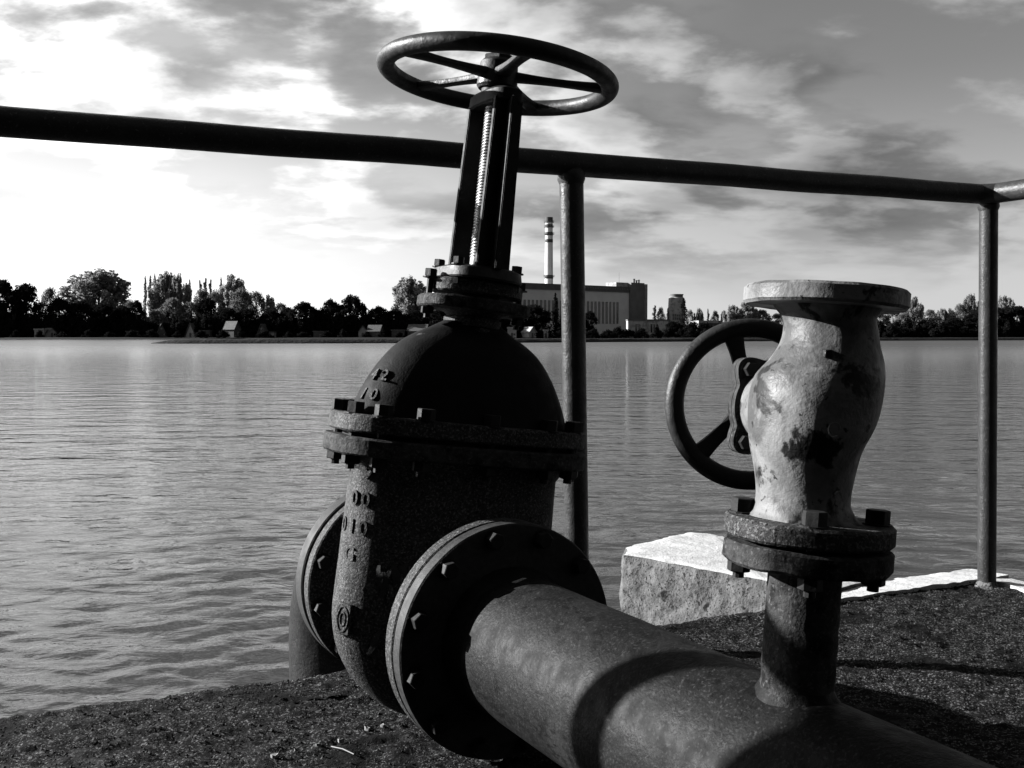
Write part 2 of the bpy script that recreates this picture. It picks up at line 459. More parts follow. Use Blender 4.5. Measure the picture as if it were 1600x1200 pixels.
# concrete block beyond the edge
def build_block():
    A = [Vector((.34, 3.09)), Vector((.345, 3.20)), Vector((.60, 3.46)), Vector((.66, 3.44)), Vector((1.05, 2.83)), Vector((.82, 2.625))]
    bm = bmesh.new(); NZ = 22; H0 = .012
    # resampled outline
    out = []
    for i in range(len(A)):
        a_, b_ = A[i], A[(i + 1) % len(A)]; k = max(2, int((b_ - a_).length / .018))
        for j in range(k): out.append(a_ + (b_ - a_) * j / k)
    c = sum(out, Vector((0, 0))) / len(out); rings = []
    def nz(p, z, sd): return mnoise.noise(Vector((p.x * 14, p.y * 14, z * 14 + sd))) * .014 + mnoise.noise(Vector((p.x * 45, p.y * 45, z * 45 + sd))) * .009
    for k in range(NZ + 1):
        z = -1.5 + (H0 + 1.5) * (k / NZ) ** .45; inset = max(0, (z - H0 + .02)) * .5
        rings.append([bm.verts.new(((p + (p - c).normalized() * (nz(p, z, 1) - inset)).x, (p + (p - c).normalized() * (nz(p, z, 1) - inset)).y, z)) for p in out])
    for a_, b_ in zip(rings, rings[1:]):
        for i in range(len(out)):
            f = bm.faces.new((a_[i], a_[(i + 1) % len(out)], b_[(i + 1) % len(out)], b_[i])); f.material_index = 0
    prev = rings[-1]
    for f_ in (.94, .85, .72, .55, .35):
        cur = [bm.verts.new((c.x + (v.co.x - c.x) * f_, c.y + (v.co.y - c.y) * f_, H0 + .004 + .005 * mnoise.noise(Vector((v.co.x * 20 * f_, v.co.y * 20 * f_, 0))))) for v in rings[-1]]
        for i in range(len(out)):
            f = bm.faces.new((prev[i], prev[(i + 1) % len(out)], cur[(i + 1) % len(out)], cur[i])); f.material_index = 1
        prev = cur
    f = bm.faces.new(prev); f.material_index = 1
    o = part('concrete_block', bm, ['aggregate', 'concrete'], None, angle=.8)
    tag(o, 'rough concrete block with bright flat top beside the platform edge', 'concrete block')
build_block()

# loose grit on the platform
def build_grit():
    bm = bmesh.new(); rng = random.Random(5)
    for k in range(16000):
        p = rng.uniform(-2.8, .02); q = rng.uniform(-.03, 1.2) ** 1.0; r_ = rng.uniform(.0012, .0034) * (1.6 if rng.random() < .06 else 1)
        c = P2W(p, q, r_ * .2 + .002)
        m4 = Matrix.Translation(c) @ Matrix.Rotation(rng.random() * 6.3, 4, 'Z') @ Matrix.Diagonal((r_, r_ * rng.uniform(.5, .9), r_ * rng.uniform(.4, .8), 1))
        v = [bm.verts.new(m4 @ Vector(t)) for t in ((1, 0, 0), (.2, 1, .1), (-1, .1, 0), (-.1, -1, 0), (0, .1, 1), (.1, 0, -.8))]
        for a_, b_ in ((0, 1), (1, 2), (2, 3), (3, 0)): bm.faces.new((v[a_], v[b_], v[4])); bm.faces.new((v[b_], v[a_], v[5]))
    o = part('grit', bm, 'pebble', None, smooth=False); tag(o, 'fine loose grit scattered over the dark platform', 'grit', kind='stuff')
build_grit()

# unseen house added behind the viewer, cutting sky fill on the shaded iron
def build_sky_blocker_house():
    nrm = Vector((.30, .954, 0)); d = Vector((nrm.y, -nrm.x, 0))
    g = empty('sky_blocker_house', frame(Vector((.4, -2.4, -.3)), d, -nrm, Vector((0, 0, 1))), 'dark brick house added behind the viewer to block sky light', 'building')
    W_, H, D_ = 9.0, 5.2, 6.0
    bm = bmesh.new(); box(bm, (-W_, 0, 0), (W_, D_, H)); part('wall', bm, 'house', g, smooth=False)
    bm = bmesh.new(); v = []
    for x in (-W_ - .4, W_ + .4):
        for y, z in ((-.5, H + .003), (D_ + .5, H + .003), (D_ + .5, H + .2), (D_ / 2, H + 1.6), (-.5, H + .2)): v.append(bm.verts.new((x, y, z)))
    for q in ((0, 1, 2, 3, 4), (5, 6, 7, 8, 9), (0, 1, 6, 5), (1, 2, 7, 6), (2, 3, 8, 7), (3, 4, 9, 8), (4, 0, 5, 9)): bm.faces.new([v[i] for i in q])
    part('roof', bm, 'roof_dark', g, smooth=False)
    bm = bmesh.new(); box(bm, (-2.2, -.05, .32), (-.9, .08, 2.5)); dr = part('door', bm, 'paint', g, smooth=False)
    bm = bmesh.new(); box(bm, (-1.05, -.11, 1.3), (-1.0, -.05, 1.45)); part('handle', bm, 'steel', dr, smooth=False)
    for x in (-6, -4, 1.2, 3.4, 5.6):
        bm = bmesh.new(); box(bm, (x - .55, -.03, 1.6), (x + .55, .06, 3.4)); w_ = part('window', bm, 'window', g, smooth=False)
        bm = bmesh.new(); box(bm, (x - .7, -.16, 1.48), (x + .7, -.032, 1.6)); part('sill', bm, 'slabside', w_, smooth=False)
build_sky_blocker_house()

# ------------------------------------------------------------------ railing
def build_railing():
    rt = empty('railing', Matrix.Translation(CORNER), 'dark tubular steel railing along the platform edge', 'railing')
    L = lambda v: Vector(v) - CORNER
    def rz(X): return 1.049 + .0065 * X
    rr = .0262
    c_top = Vector((CORNER.x, CORNER.y, rz(1.276)))
    far = Vector((CORNER.x, CORNER.y, 0)) - ED * 4.6; far.z = rz(far.x)
    bm = bmesh.new()
    n = 60; pts = [far.lerp(c_top, i / n) + Vector((0, 0, .003 * mnoise.noise(Vector((i * .3, 0, 0))))) for i in range(n)]
    pts += [c_top - ED * .03, ]
    tube(bm, [L(p) for p in pts], rr, 28); part('top_rail', bm, 'rail', rt)
    bm = bmesh.new()
    e0 = c_top - ED * .031; e1 = c_top + IN * .031
    tube(bm, [L(e0), L(e1)], rr * 1.0, 28, True); 
    lathe(bm, [(0, -rr), (rr * .7, -rr * .7), (rr * 1.01, 0), (rr * .7, rr * .7), (0, rr)], 28, Matrix.Translation(L(c_top - ED * .014 + IN * .014)))
    part('corner_joint', bm, 'rail', rt)
    bm = bmesh.new(); e2 = c_top + IN * 3.6; tube(bm, [L(e1), L(e2)], rr, 28); part('side_rail', bm, 'rail', rt)
    posts = [(Vector((.128, 2.232, 0)), Vector((.147, 2.228, 0)), .0262), (CORNER.copy() + Vector((.004, 0, 0)), CORNER.copy() + Vector((.018, -.01, 0)), .0236),
             (Vector((-1.36, 1.531, 0)), Vector((-1.36, 1.531, 0)), .0262), (CORNER + IN * 1.35, CORNER + IN * 1.35, .024), (CORNER + IN * 2.7, CORNER + IN * 2.7, .024)]
    for tp, bs, pr in posts:
        t_ = Vector((tp.x, tp.y, rz(tp.x) - rr * .45)); bm = bmesh.new()
        tube(bm, [L(Vector((bs.x, bs.y, -.05)).lerp(t_, i / 12)) for i in range(13)], pr, 28)
        p = part('post', bm, 'rail', rt)
        bm = bmesh.new(); lathe(bm, [(pr * .98, -.022), (pr * 1.16, -.010), (pr * 1.13, .004), (pr * .98, .010)], 28, axis_mat(L(t_) , (t_ - bs).normalized()) @ Matrix.Translation((0, 0, -.012)))
        roughen(bm, .002, 60); part('weld', bm, 'rail', p)
        bm = bmesh.new(); lathe(bm, [(pr * .98, .014), (pr * 1.25, .004), (pr * 1.7, -.006)], 24, Matrix.Translation(L(bs))); roughen(bm, .005, 45); part('mortar_collar', bm, 'aggregate', p)
build_railing()

def build_shade_board():  # unseen panel added on the railing so its shadow darkens the near pipe
    a_ = Vector((-1.66, 1.39, 0)); b_ = Vector((-2.55, .972, 0)); d = (b_ - a_).normalized(); nrm = Vector((d.y, -d.x, 0)); L_ = (b_ - a_).length
    g = empty('shade_board', frame(a_ + nrm * .045, d, nrm, Vector((0, 0, 1))), 'plain dark board added out of view to shade the thick pipe', 'shade panel')
    bm = bmesh.new(); box(bm, (0, 0, .42), (L_, .012, 1.42)); bmesh.ops.bevel(bm, geom=list(bm.edges), offset=.003, segments=1, affect='EDGES'); part('panel', bm, 'paint', g, smooth=False)
    for x in (.12, L_ - .12):
        bm = bmesh.new(); box(bm, (x - .02, -.03, 1.0), (x + .02, -.001, 1.08)); part('clamp', bm, 'bolt', g, smooth=False)
build_shade_board()

# ------------------------------------------------------------------ handwheel parts
def handwheel(parent, centre, axis, radius, tr, spokes, a0, mat, hub_r, hub_h, sp_w, dish=0.0, twist=0.0):
    """rim, spokes and hub under one part"""
    hw = link('handwheel', None, parent); hw.matrix_local = axis_mat(centre, axis) @ Matrix.Rotation(a0, 4, 'Z')
    bm = bmesh.new(); n = 96; sg = 20
    rings = []
    for i in range(n):
        a = 2 * math.pi * i / n; c = Vector((math.cos(a), math.sin(a), 0))
        rings.append([bm.verts.new(c * (radius + tr * math.cos(2 * math.pi * j / sg)) + Vector((0, 0, tr * .92 * math.sin(2 * math.pi * j / sg)))) for j in range(sg)])
    for i in range(n):
        for j in range(sg): bm.faces.new((rings[i][j], rings[(i + 1) % n][j], rings[(i + 1) % n][(j + 1) % sg], rings[i][(j + 1) % sg]))
    part('rim', bm, mat, hw)
    for k in range(spokes):
        a = 2 * math.pi * k / spokes; c = Vector((math.cos(a), math.sin(a), 0)); s = Vector((-c.y, c.x, 0)); z = Vector((0, 0, 1)); bm = bmesh.new(); rg = []
        for i in range(9):
            u = i / 8; r_ = hub_r * .7 + (radius - tr * .3 - hub_r * .7) * u; h = dish * (1 - u) ** 1.5; ww = sp_w * (1.15 - .35 * math.sin(math.pi * u) + .0 * u); th = ww * .55
            rg.append([bm.verts.new(c * r_ + s * (ww * .5 * math.copysign(abs(math.cos(q)) ** .7, math.cos(q))) + z * (h + th * .5 * math.copysign(abs(math.sin(q)) ** .7, math.sin(q)))) for q in [2 * math.pi * j / 12 for j in range(12)]])
        for a_, b_ in zip(rg, rg[1:]):
            for j in range(12): bm.faces.new((a_[j], a_[(j + 1) % 12], b_[(j + 1) % 12], b_[j]))
        bm.faces.new(rg[0]); bm.faces.new(rg[-1]); part('spoke', bm, mat, hw)
    bm = bmesh.new(); h = hub_h; lathe(bm, [(0, dish - h * .5), (hub_r * .9, dish - h * .5), (hub_r, dish - h * .4), (hub_r * .92, dish + h * .4), (hub_r * .8, dish + h * .5), (0, dish + h * .5)], 32); part('hub', bm, mat, hw)
    return hw

# ------------------------------------------------------------------ gate valve
S0 = -1.655; HALF = .255; BASE = .185
def tilt_axes(t):
    ez = Vector((0, 0, 1)) * math.cos(t) + NX * math.sin(t); ex = NX * math.cos(t) - Vector((0, 0, 1)) * math.sin(t)
    return ex, -AX, ez

def build_gate_valve():
    ex, ey, ez = tilt_axes(TILT); C = pipe_pt(S0)
    g = empty('gate_valve', frame(C - ez * BASE, ex, ey, ez), 'big dark cast iron gate valve with horizontal handwheel on tall yoke', 'valve')
    Z = Vector((0, 0, BASE))
    A_, B_ = .202, .098
    secs = []
    for i in range(15):
        a = -math.pi / 2 * (1 - i / 14.0) * .985; z = A_ * .98 * math.sin(a); k = math.cos(a)
        secs.append((z, max(A_ * k, .01), max(B_ * k ** .55, .012)))
    for z in (.04, .08, .12, .16, .20, .235): secs.append((z, A_ - .006 * z / .23, B_))
    secs += [(.250, A_ + .004, B_ + .006), (.262, A_ + .022, B_ + .016)]
    bm = bmesh.new(); loft(bm, secs, 2.35, 72); roughen(bm, .0012, 60); body = part('body', bm, 'cast', g, Z)
    # necks towards the pipe flanges
    for sgn in (-1, 1):
        bm = bmesh.new(); m4 = axis_mat((0, 0, 0), (0, sgn, 0))
        lathe(bm, [(.135, .03), (.128, .07), (.122, .12), (.122, .165), (.130, .19), (.142, HALF - .058)], 56, m4); part('neck', bm, 'cast', g, Z)
        bm = bmesh.new(); lathe(bm, disc_prof(FR, HALF - .060, HALF - .032, .1), 80, m4); part('pipe_flange', bm, 'cast', g, Z)
    # body / bonnet flange pair
    for nm, z0, z1, a, b, mt in (('body_flange', .262, .292, .243, .138, 'rust'), ('bonnet_flange', .300, .330, .237, .133, 'cast')):
        bm = bmesh.new(); c = .003
        loft(bm, [(z0, a - c, b - c), (z0 + c, a, b), (z1 - c, a, b), (z1, a - c, b - c)], 2.7, 96); roughen(bm, .0012, 70, z0); part(nm, bm, mt, g, Z, angle=.5)
    bm = bmesh.new(); loft(bm, [(.290, .215, .105), (.302, .215, .105)], 2.6, 64); part('gasket', bm, 'bolt', g, Z)
    ms = bolt_meshes(.0155, .068)
    N = 14
    for k in range(N):
        x, y = oval(.220, .117, 2.7, k + .5, N); place_bolt(g, Z + Vector((x, y, .330)), (0, 0, 1), ms, .068, random.random())
    # domed bonnet
    kz = [.326, .336, .3656, .396, .42, .444, .458, .471, .483, .495, .508]; ka = [.212, .2055, .1945, .180, .166, .148, .135, .118, .098, .072, .050]
    fz = np.linspace(kz[0], kz[-1], 40); fa = np.interp(fz, kz, ka); fa[2:-2] = np.convolve(fa, np.ones(5) / 5, 'valid')
    secs = [(float(z), float(a), float(max(.55 * a, .044))) for z, a in zip(fz, fa)]
    bm = bmesh.new(); loft(bm, secs, 2.2, 72); part('bonnet', bm, 'bonnet', g, Z)
    bm = bmesh.new(); lathe(bm, [(.046, .485), (.046, .515), (.052, .522), (.066, .527), (0, .527)], 40); lathe(bm, [(.040, .495), (.052, .500), (.052, .514), (.04, .518)], 40); part('stuffing_box', bm, 'cast', g, Z)
    for nm, z0, z1, a, b, mt in (('stuffing_box_flange', .527, .548, .103, .074, 'rust'), ('gland_flange', .556, .580, .084, .062, 'cast')):
        bm = bmesh.new(); c = .003; loft(bm, [(z0, a - c, b - c), (z0 + c, a, b), (z1 - c, a, b), (z1, a - c, b - c)], 2.5, 56); roughen(bm, .001, 80, z0); part(nm, bm, mt, g, Z, angle=.5)
    bm = bmesh.new(); lathe(bm, [(.045, .546), (.045, .558)], 32); part('packing', bm, 'bolt', g, Z)
    ms2 = bolt_meshes(.0115, .052)
    for x, y in ((-.090, 0), (.090, 0)): place_bolt(g, Z + Vector((x, y, .578)), (0, 0, 1), ms2, .052)
    ms3 = bolt_meshes(.0105, .026)
    for x, y, h in ((-.058, -.040, .603), (.058, -.040, .603), (-.058, .040, .603), (.058, .040, .603)): place_bolt(g, Z + Vector((x, y, h)), (0, 0, 1), ms3, .024)
    # yoke: foot, two T-section columns, head
    bm = bmesh.new(); c = .002; loft(bm, [(.581, .070, .078), (.584, .072, .080), (.600, .070, .076), (.604, .062, .070)], 3.0, 48); part('yoke_foot', bm, 'wheel', g, Z, angle=.5)
    for sgn in (-1, 1):
        bm = bmesh.new()
        for lo, hi, w0, w1 in ((.050, .060, .033, .027), (.060, .082, .0075, .006)):
            v = []
            for z, hw, ins in ((.600, w0, 0), (.905, w1, .004)):
                for x, y in ((-hw, lo), (hw, lo), (hw, hi), (-hw, hi)): v.append(bm.verts.new((x, sgn * (y - ins), z)))
            for q in ((0, 1, 2, 3), (4, 5, 6, 7), (0, 1, 5, 4), (1, 2, 6, 5), (2, 3, 7, 6), (3, 0, 4, 7)): bm.faces.new([v[i] for i in q])
        bmesh.ops.bevel(bm, geom=[e for e in bm.edges], offset=.0016, segments=2, affect='EDGES')
        part('yoke_column', bm, 'paint', g, Z, angle=.9)
    bm = bmesh.new(); loft(bm, [(.897, .028, .064), (.900, .031, .070), (.918, .031, .070), (.922, .028, .064)], 3.0, 40); lathe(bm, [(.028, .918), (.028, .936), (.025, .939), (0, .939)], 32)
    part('yoke_head', bm, 'paint', g, Z, angle=.5)
    # threaded spindle
    bm = bmesh.new(); sg = 26; z0, z1, pit = .545, 1.005, .0056; nz = int((z1 - z0) / pit * 8); rg = []
    for i in range(nz + 1):
        z = z0 + (z1 - z0) * i / nz; ring = []
        for j in range(sg):
            a = 2 * math.pi * j / sg; ph_ = (z / pit - j / sg) % 1.0; tri = 1 - abs(2 * ph_ - 1)
            r_ = .0150 + (.0024 * tri if z > .625 else .001)
            ring.append(bm.verts.new((r_ * math.cos(a), r_ * math.sin(a), z)))
        rg.append(ring)
    for a_, b_ in zip(rg, rg[1:]):
        for j in range(sg): bm.faces.new((a_[j], a_[(j + 1) % sg], b_[(j + 1) % sg], b_[j]))
    bm.faces.new(rg[-1]); part('spindle', bm, 'steel', g, Z, angle=1.4)
    bm = bmesh.new(); hexa(bm, .030, .972, .990); part('spindle_nut', bm, 'bolt', g, Z)
    # handwheel: one spoke towards the viewer
    handwheel(g, Z + Vector((0, 0, .952)), (-.012, -.028, 1), .202, .0165, 5, R(-90 - 25 + 36), 'wheel', .037, .052, .028, dish=.004)
    # cast lettering on the narrow left end and maker's plate
    def glyph(ch, size):
        cu_ = bpy.data.curves.new('g', 'FONT'); cu_.body = ch; cu_.size = size; cu_.extrude = .0028; cu_.offset = .0004; cu_.align_x = 'CENTER'
        o = bpy.data.objects.new('g', cu_); COL.objects.link(o); bpy.context.view_layer.update()
        me = bpy.data.meshes.new_from_object(o.evaluated_get(bpy.context.evaluated_depsgraph_get())); bpy.data.objects.remove(o)
        me.materials.clear(); me.materials.append(MT['cast']); return me
    def on_body(z, ang, a, b, e=2.35):
        k = ang / 360 * 720; p = Vector((*oval(a, b, e, k, 720), z)); q = Vector((*oval(a, b, e, k + 2, 720), z)); tg = (q - p).normalized(); nr = Vector((tg.y, -tg.x, 0)); return p, tg, nr
    for txt, z, a0 in (('9', .222, 203), ('00', .176, 191), ('010', .128, 179), ('G', .082, 192)):
        for i, ch in enumerate(txt):
            p, tg, nr = on_body(z, a0 + i * 12.5, A_ - .004, B_); o = link('cast_lettering', glyph(ch, .034), body); o.matrix_local = frame(p - nr * .0004, tg, Vector((0, 0, 1)), nr)
    for txt, z, a0, kk in (('42', .388, 188, .1855), ('10', .354, 186, .1995)):
        for i, ch in enumerate(txt):
            p, tg, nr = on_body(z, a0 + i * 13, kk, .55 * kk, 2.2); up = (Vector((0, 0, 1)) - nr * .52).normalized(); nr2 = tg.cross(up); o = link('cast_lettering', glyph(ch, .030), g); o.matrix_local = frame(Z + p, tg, up, nr2)
    p, tg, nr = on_body(-.015, 196, A_, B_); m4 = frame(p, tg, Vector((0, 0, 1)), nr); bm = bmesh.new(); box(bm, (-.016, -.026, -.003), (.016, .026, .004), m4)
    bmesh.ops.bevel(bm, geom=list(bm.edges), offset=.0015, segments=1, affect='EDGES')
    pl = part('maker_plate', bm, 'cast', body)
    bm = bmesh.new(); sg = 28
    for rx, ry in ((.012, .021), (.006, .011)):
        rg = []
        for i in range(sg):
            a = 2 * math.pi * i / sg; c = Vector((rx * math.cos(a), ry * math.sin(a), .004)); n_ = Vector((math.cos(a), math.sin(a), 0))
            rg.append([bm.verts.new(m4 @ (c + n_ * .0018 * math.cos(u) + Vector((0, 0, .0018 * math.sin(u))))) for u in [2 * math.pi * j / 6 for j in range(6)]])
        for i in range(sg):
            for j in range(6): bm.faces.new((rg[i][j], rg[(i + 1) % sg][j], rg[(i + 1) % sg][(j + 1) % 6], rg[i][(j + 1) % 6]))
    part('oval_emblem', bm, 'cast', pl)
    # peeling crust on the lower front of the body
    rng = random.Random(11)
    for k in range(26):
        u = rng.random(); ang = 222 + 26 * rng.random(); z = .10 - .24 * u; aa = A_ * (math.sqrt(max(0, 1 - (z / A_) ** 2)) if z < 0 else 1)
        p, tg, nr = on_body(z, ang, aa + .001, B_ * (aa / A_) ** .55 + .001); L_ = rng.uniform(.015, .045); ww = rng.uniform(.003, .008); bm = bmesh.new()
        rg = []
        for i in range(5):
            t = i / 4 - .5; off = .006 * math.cos(t * 3.1) * rng.uniform(.4, 1.2)
            c = Vector((t * .012 * rng.uniform(-1, 1), t * L_, off)); rg.append([bm.verts.new(c + Vector((s * ww * (1 - abs(t)), 0, d))) for s, d in ((-1, .0), (1, .002), (1, .0035), (-1, .0015))])
        for a_, b_ in zip(rg, rg[1:]):
            for j in range(4): bm.faces.new((a_[j], a_[(j + 1) % 4], b_[(j + 1) % 4], b_[j]))
        bm.faces.new(rg[0]); bm.faces.new(rg[-1]); m4 = frame(p, tg, Vector((0, 0, 1)), nr) @ Matrix.Rotation(rng.uniform(-.5, .5), 4, 'Z'); bm.transform(m4)
        part('peeling_crust', bm, 'edge' if rng.random() < .5 else 'cast', body, angle=.5)
build_gate_valve()

# ------------------------------------------------------------------ main pipe with its riser, far elbow
RS = -.786
def build_pipe():
    s_f = S0 + HALF
    g = empty('main_pipe', frame(pipe_pt(RS) - Vector((0, 0, .198)), NX, -AX, Vector((0, 0, 1))), 'thick dark steel pipe lying low across the platform', 'pipe')
    y0 = -(s_f - RS); Zp = Vector((0, 0, .198)); fy = -(s_f - RS)       # local y of the flange face: pipe runs to -y
    bm = bmesh.new(); m4 = axis_mat((0, fy, .198), (0, -1, 0)); ln = 4.2; n = 220
    lathe(bm, [(PR, ln * i / n) for i in range(n + 1)], 96, m4); roughen(bm, .0009, 9)
    body = part('tube', bm, 'pipe', g)
    bm = bmesh.new(); lathe(bm, [(PR - .001, .034), (PR + .006, .012), (PR + .010, -.001)], 72, m4); roughen(bm, .0018, 70); part('weld_bead', bm, 'paint', g)
    bm = bmesh.new(); lathe(bm, disc_prof(FR, -.028, 0, PR - .01), 96, m4); roughen(bm, .0006, 30); part('flange', bm, 'edge', g)
    bm = bmesh.new(); lathe(bm, [(FR - .022, -.028), (FR - .022, -.0325)], 72, m4); part('gasket', bm, 'bolt', g)
    ms = bolt_meshes(.0135, .060)
    for k in range(12):
        a = math.pi * 2 * (k + .35) / 12; r_ = FR - .020
        place_bolt(g, (r_ * math.cos(a), fy, .198 + r_ * math.sin(a)), (0, -1, 0), ms, .060, a)
    # riser, tilted like the valve
    t = R(4.6); d = Vector((math.sin(t), 0, math.cos(t))); o = Vector((.0, 0, .198)); m4 = axis_mat(o, d)
    bm = bmesh.new(); lathe(bm, [(.038, .085 + (.268 - .085) * i / 30) for i in range(31)], 56, m4); roughen(bm, .0012, 55); part('riser', bm, 'rust', g)
    bm = bmesh.new(); seg = 56; rg = [[], [], []]
    for i in range(seg):
        a = 2 * math.pi * i / seg
        for q, (rr_, dz) in enumerate(((.037, .012), (.041, .004), (.046, -.0025))):
            x = rr_ * math.cos(a) + .010; y = rr_ * math.sin(a); rg[q].append(bm.verts.new((x, y, .198 + math.sqrt(max(PR ** 2 - x * x, 0)) + dz)))
    for a_, b_ in zip(rg, rg[1:]):
        for i in range(seg): bm.faces.new((a_[i], a_[(i + 1) % seg], b_[(i + 1) % seg], b_[i]))
    roughen(bm, .0018, 70); part('riser_weld', bm, 'pipe', g)
    bm = bmesh.new(); lathe(bm, disc_prof(.0865, .243, .266, .0, .003), 72, m4); roughen(bm, .0016, 50); part('riser_flange', bm, 'rust', g, angle=.5)
    bm = bmesh.new(); seg = 14; rg = []
    for i in range(seg):
        a = R(40) + R(250) * i / (seg - 1); c = Vector((.007 * math.cos(a), .007 * math.sin(a), 0)); w_ = .0024 * math.sin(math.pi * (i + .5) / seg) + .0004
        rg.append([bm.verts.new(c + Vector((math.cos(a) * w_ * math.cos(u), math.sin(a) * w_ * math.cos(u), .0012 * math.sin(u)))) for u in [2 * math.pi * j / 6 for j in range(6)]])
    for a_, b_ in zip(rg, rg[1:]):
        for j in range(6): bm.faces.new((a_[j], a_[(j + 1) % 6], b_[(j + 1) % 6], b_[j]))
    a = R(100); bm.transform(frame(Vector((PR * math.cos(a), -.235, .198 + PR * math.sin(a) + .001)), Vector((1, 0, 0)), Vector((0, 1, 0)), Vector((0, 0, 1))))
    part('paint_curl', bm, 'dropping', g)
    bm = bmesh.new(); box(bm, (-.016, -.0035, 0), (.016, .0035, .0015)); a = R(96); bm.transform(Matrix.Translation((PR * math.cos(a), fy - .05, .198 + PR * math.sin(a))) @ Matrix.Rotation(R(30), 4, 'Z')); roughen(bm, .001, 200); part('paint_chip', bm, 'dropping', g)

    # elbow and drop pipe beyond the valve
    sF = S0 - HALF; g2 = empty('elbow_pipe', frame(pipe_pt(sF) - Vector((0, 0, 1.6)), NX, -AX, Vector((0, 0, 1))), 'dark flanged pipe elbow turning down into the lake behind the big valve', 'pipe')
    bm = bmesh.new(); zc = 1.6; RB = .21; pts = [(0, .0, zc), (0, .10, zc)]
    for i in range(1, 13):
        a = math.pi / 2 * i / 12; pts.append((0, .10 + RB * math.sin(a), zc - RB * (1 - math.cos(a))))
    pts += [(0, .10 + RB, zc - RB - .2), (0, .10 + RB, .0)]
    tube(bm, pts, PR * 1.04, 64, False); part('tube', bm, 'pipe', g2)
    m4 = axis_mat((0, 0, zc), (0, 1, 0)); bm = bmesh.new(); lathe(bm, disc_prof(FR, -.016, .022, PR - .01), 96, m4); part('flange', bm, 'edge', g2)
    bm = bmesh.new(); lathe(bm, [(FR - .022, -.0325), (FR - .022, -.016)], 72, m4); part('gasket', bm, 'bolt', g2)
    ms4 = bolt_meshes(.0135, .0825)
    for k in range(12):
        a = math.pi * 2 * (k + .35) / 12; r_ = FR - .020; place_bolt(g2, (r_ * math.cos(a), -.0605, zc + r_ * math.sin(a)), (0, -1, 0), ms4, .0825, a)
build_pipe()

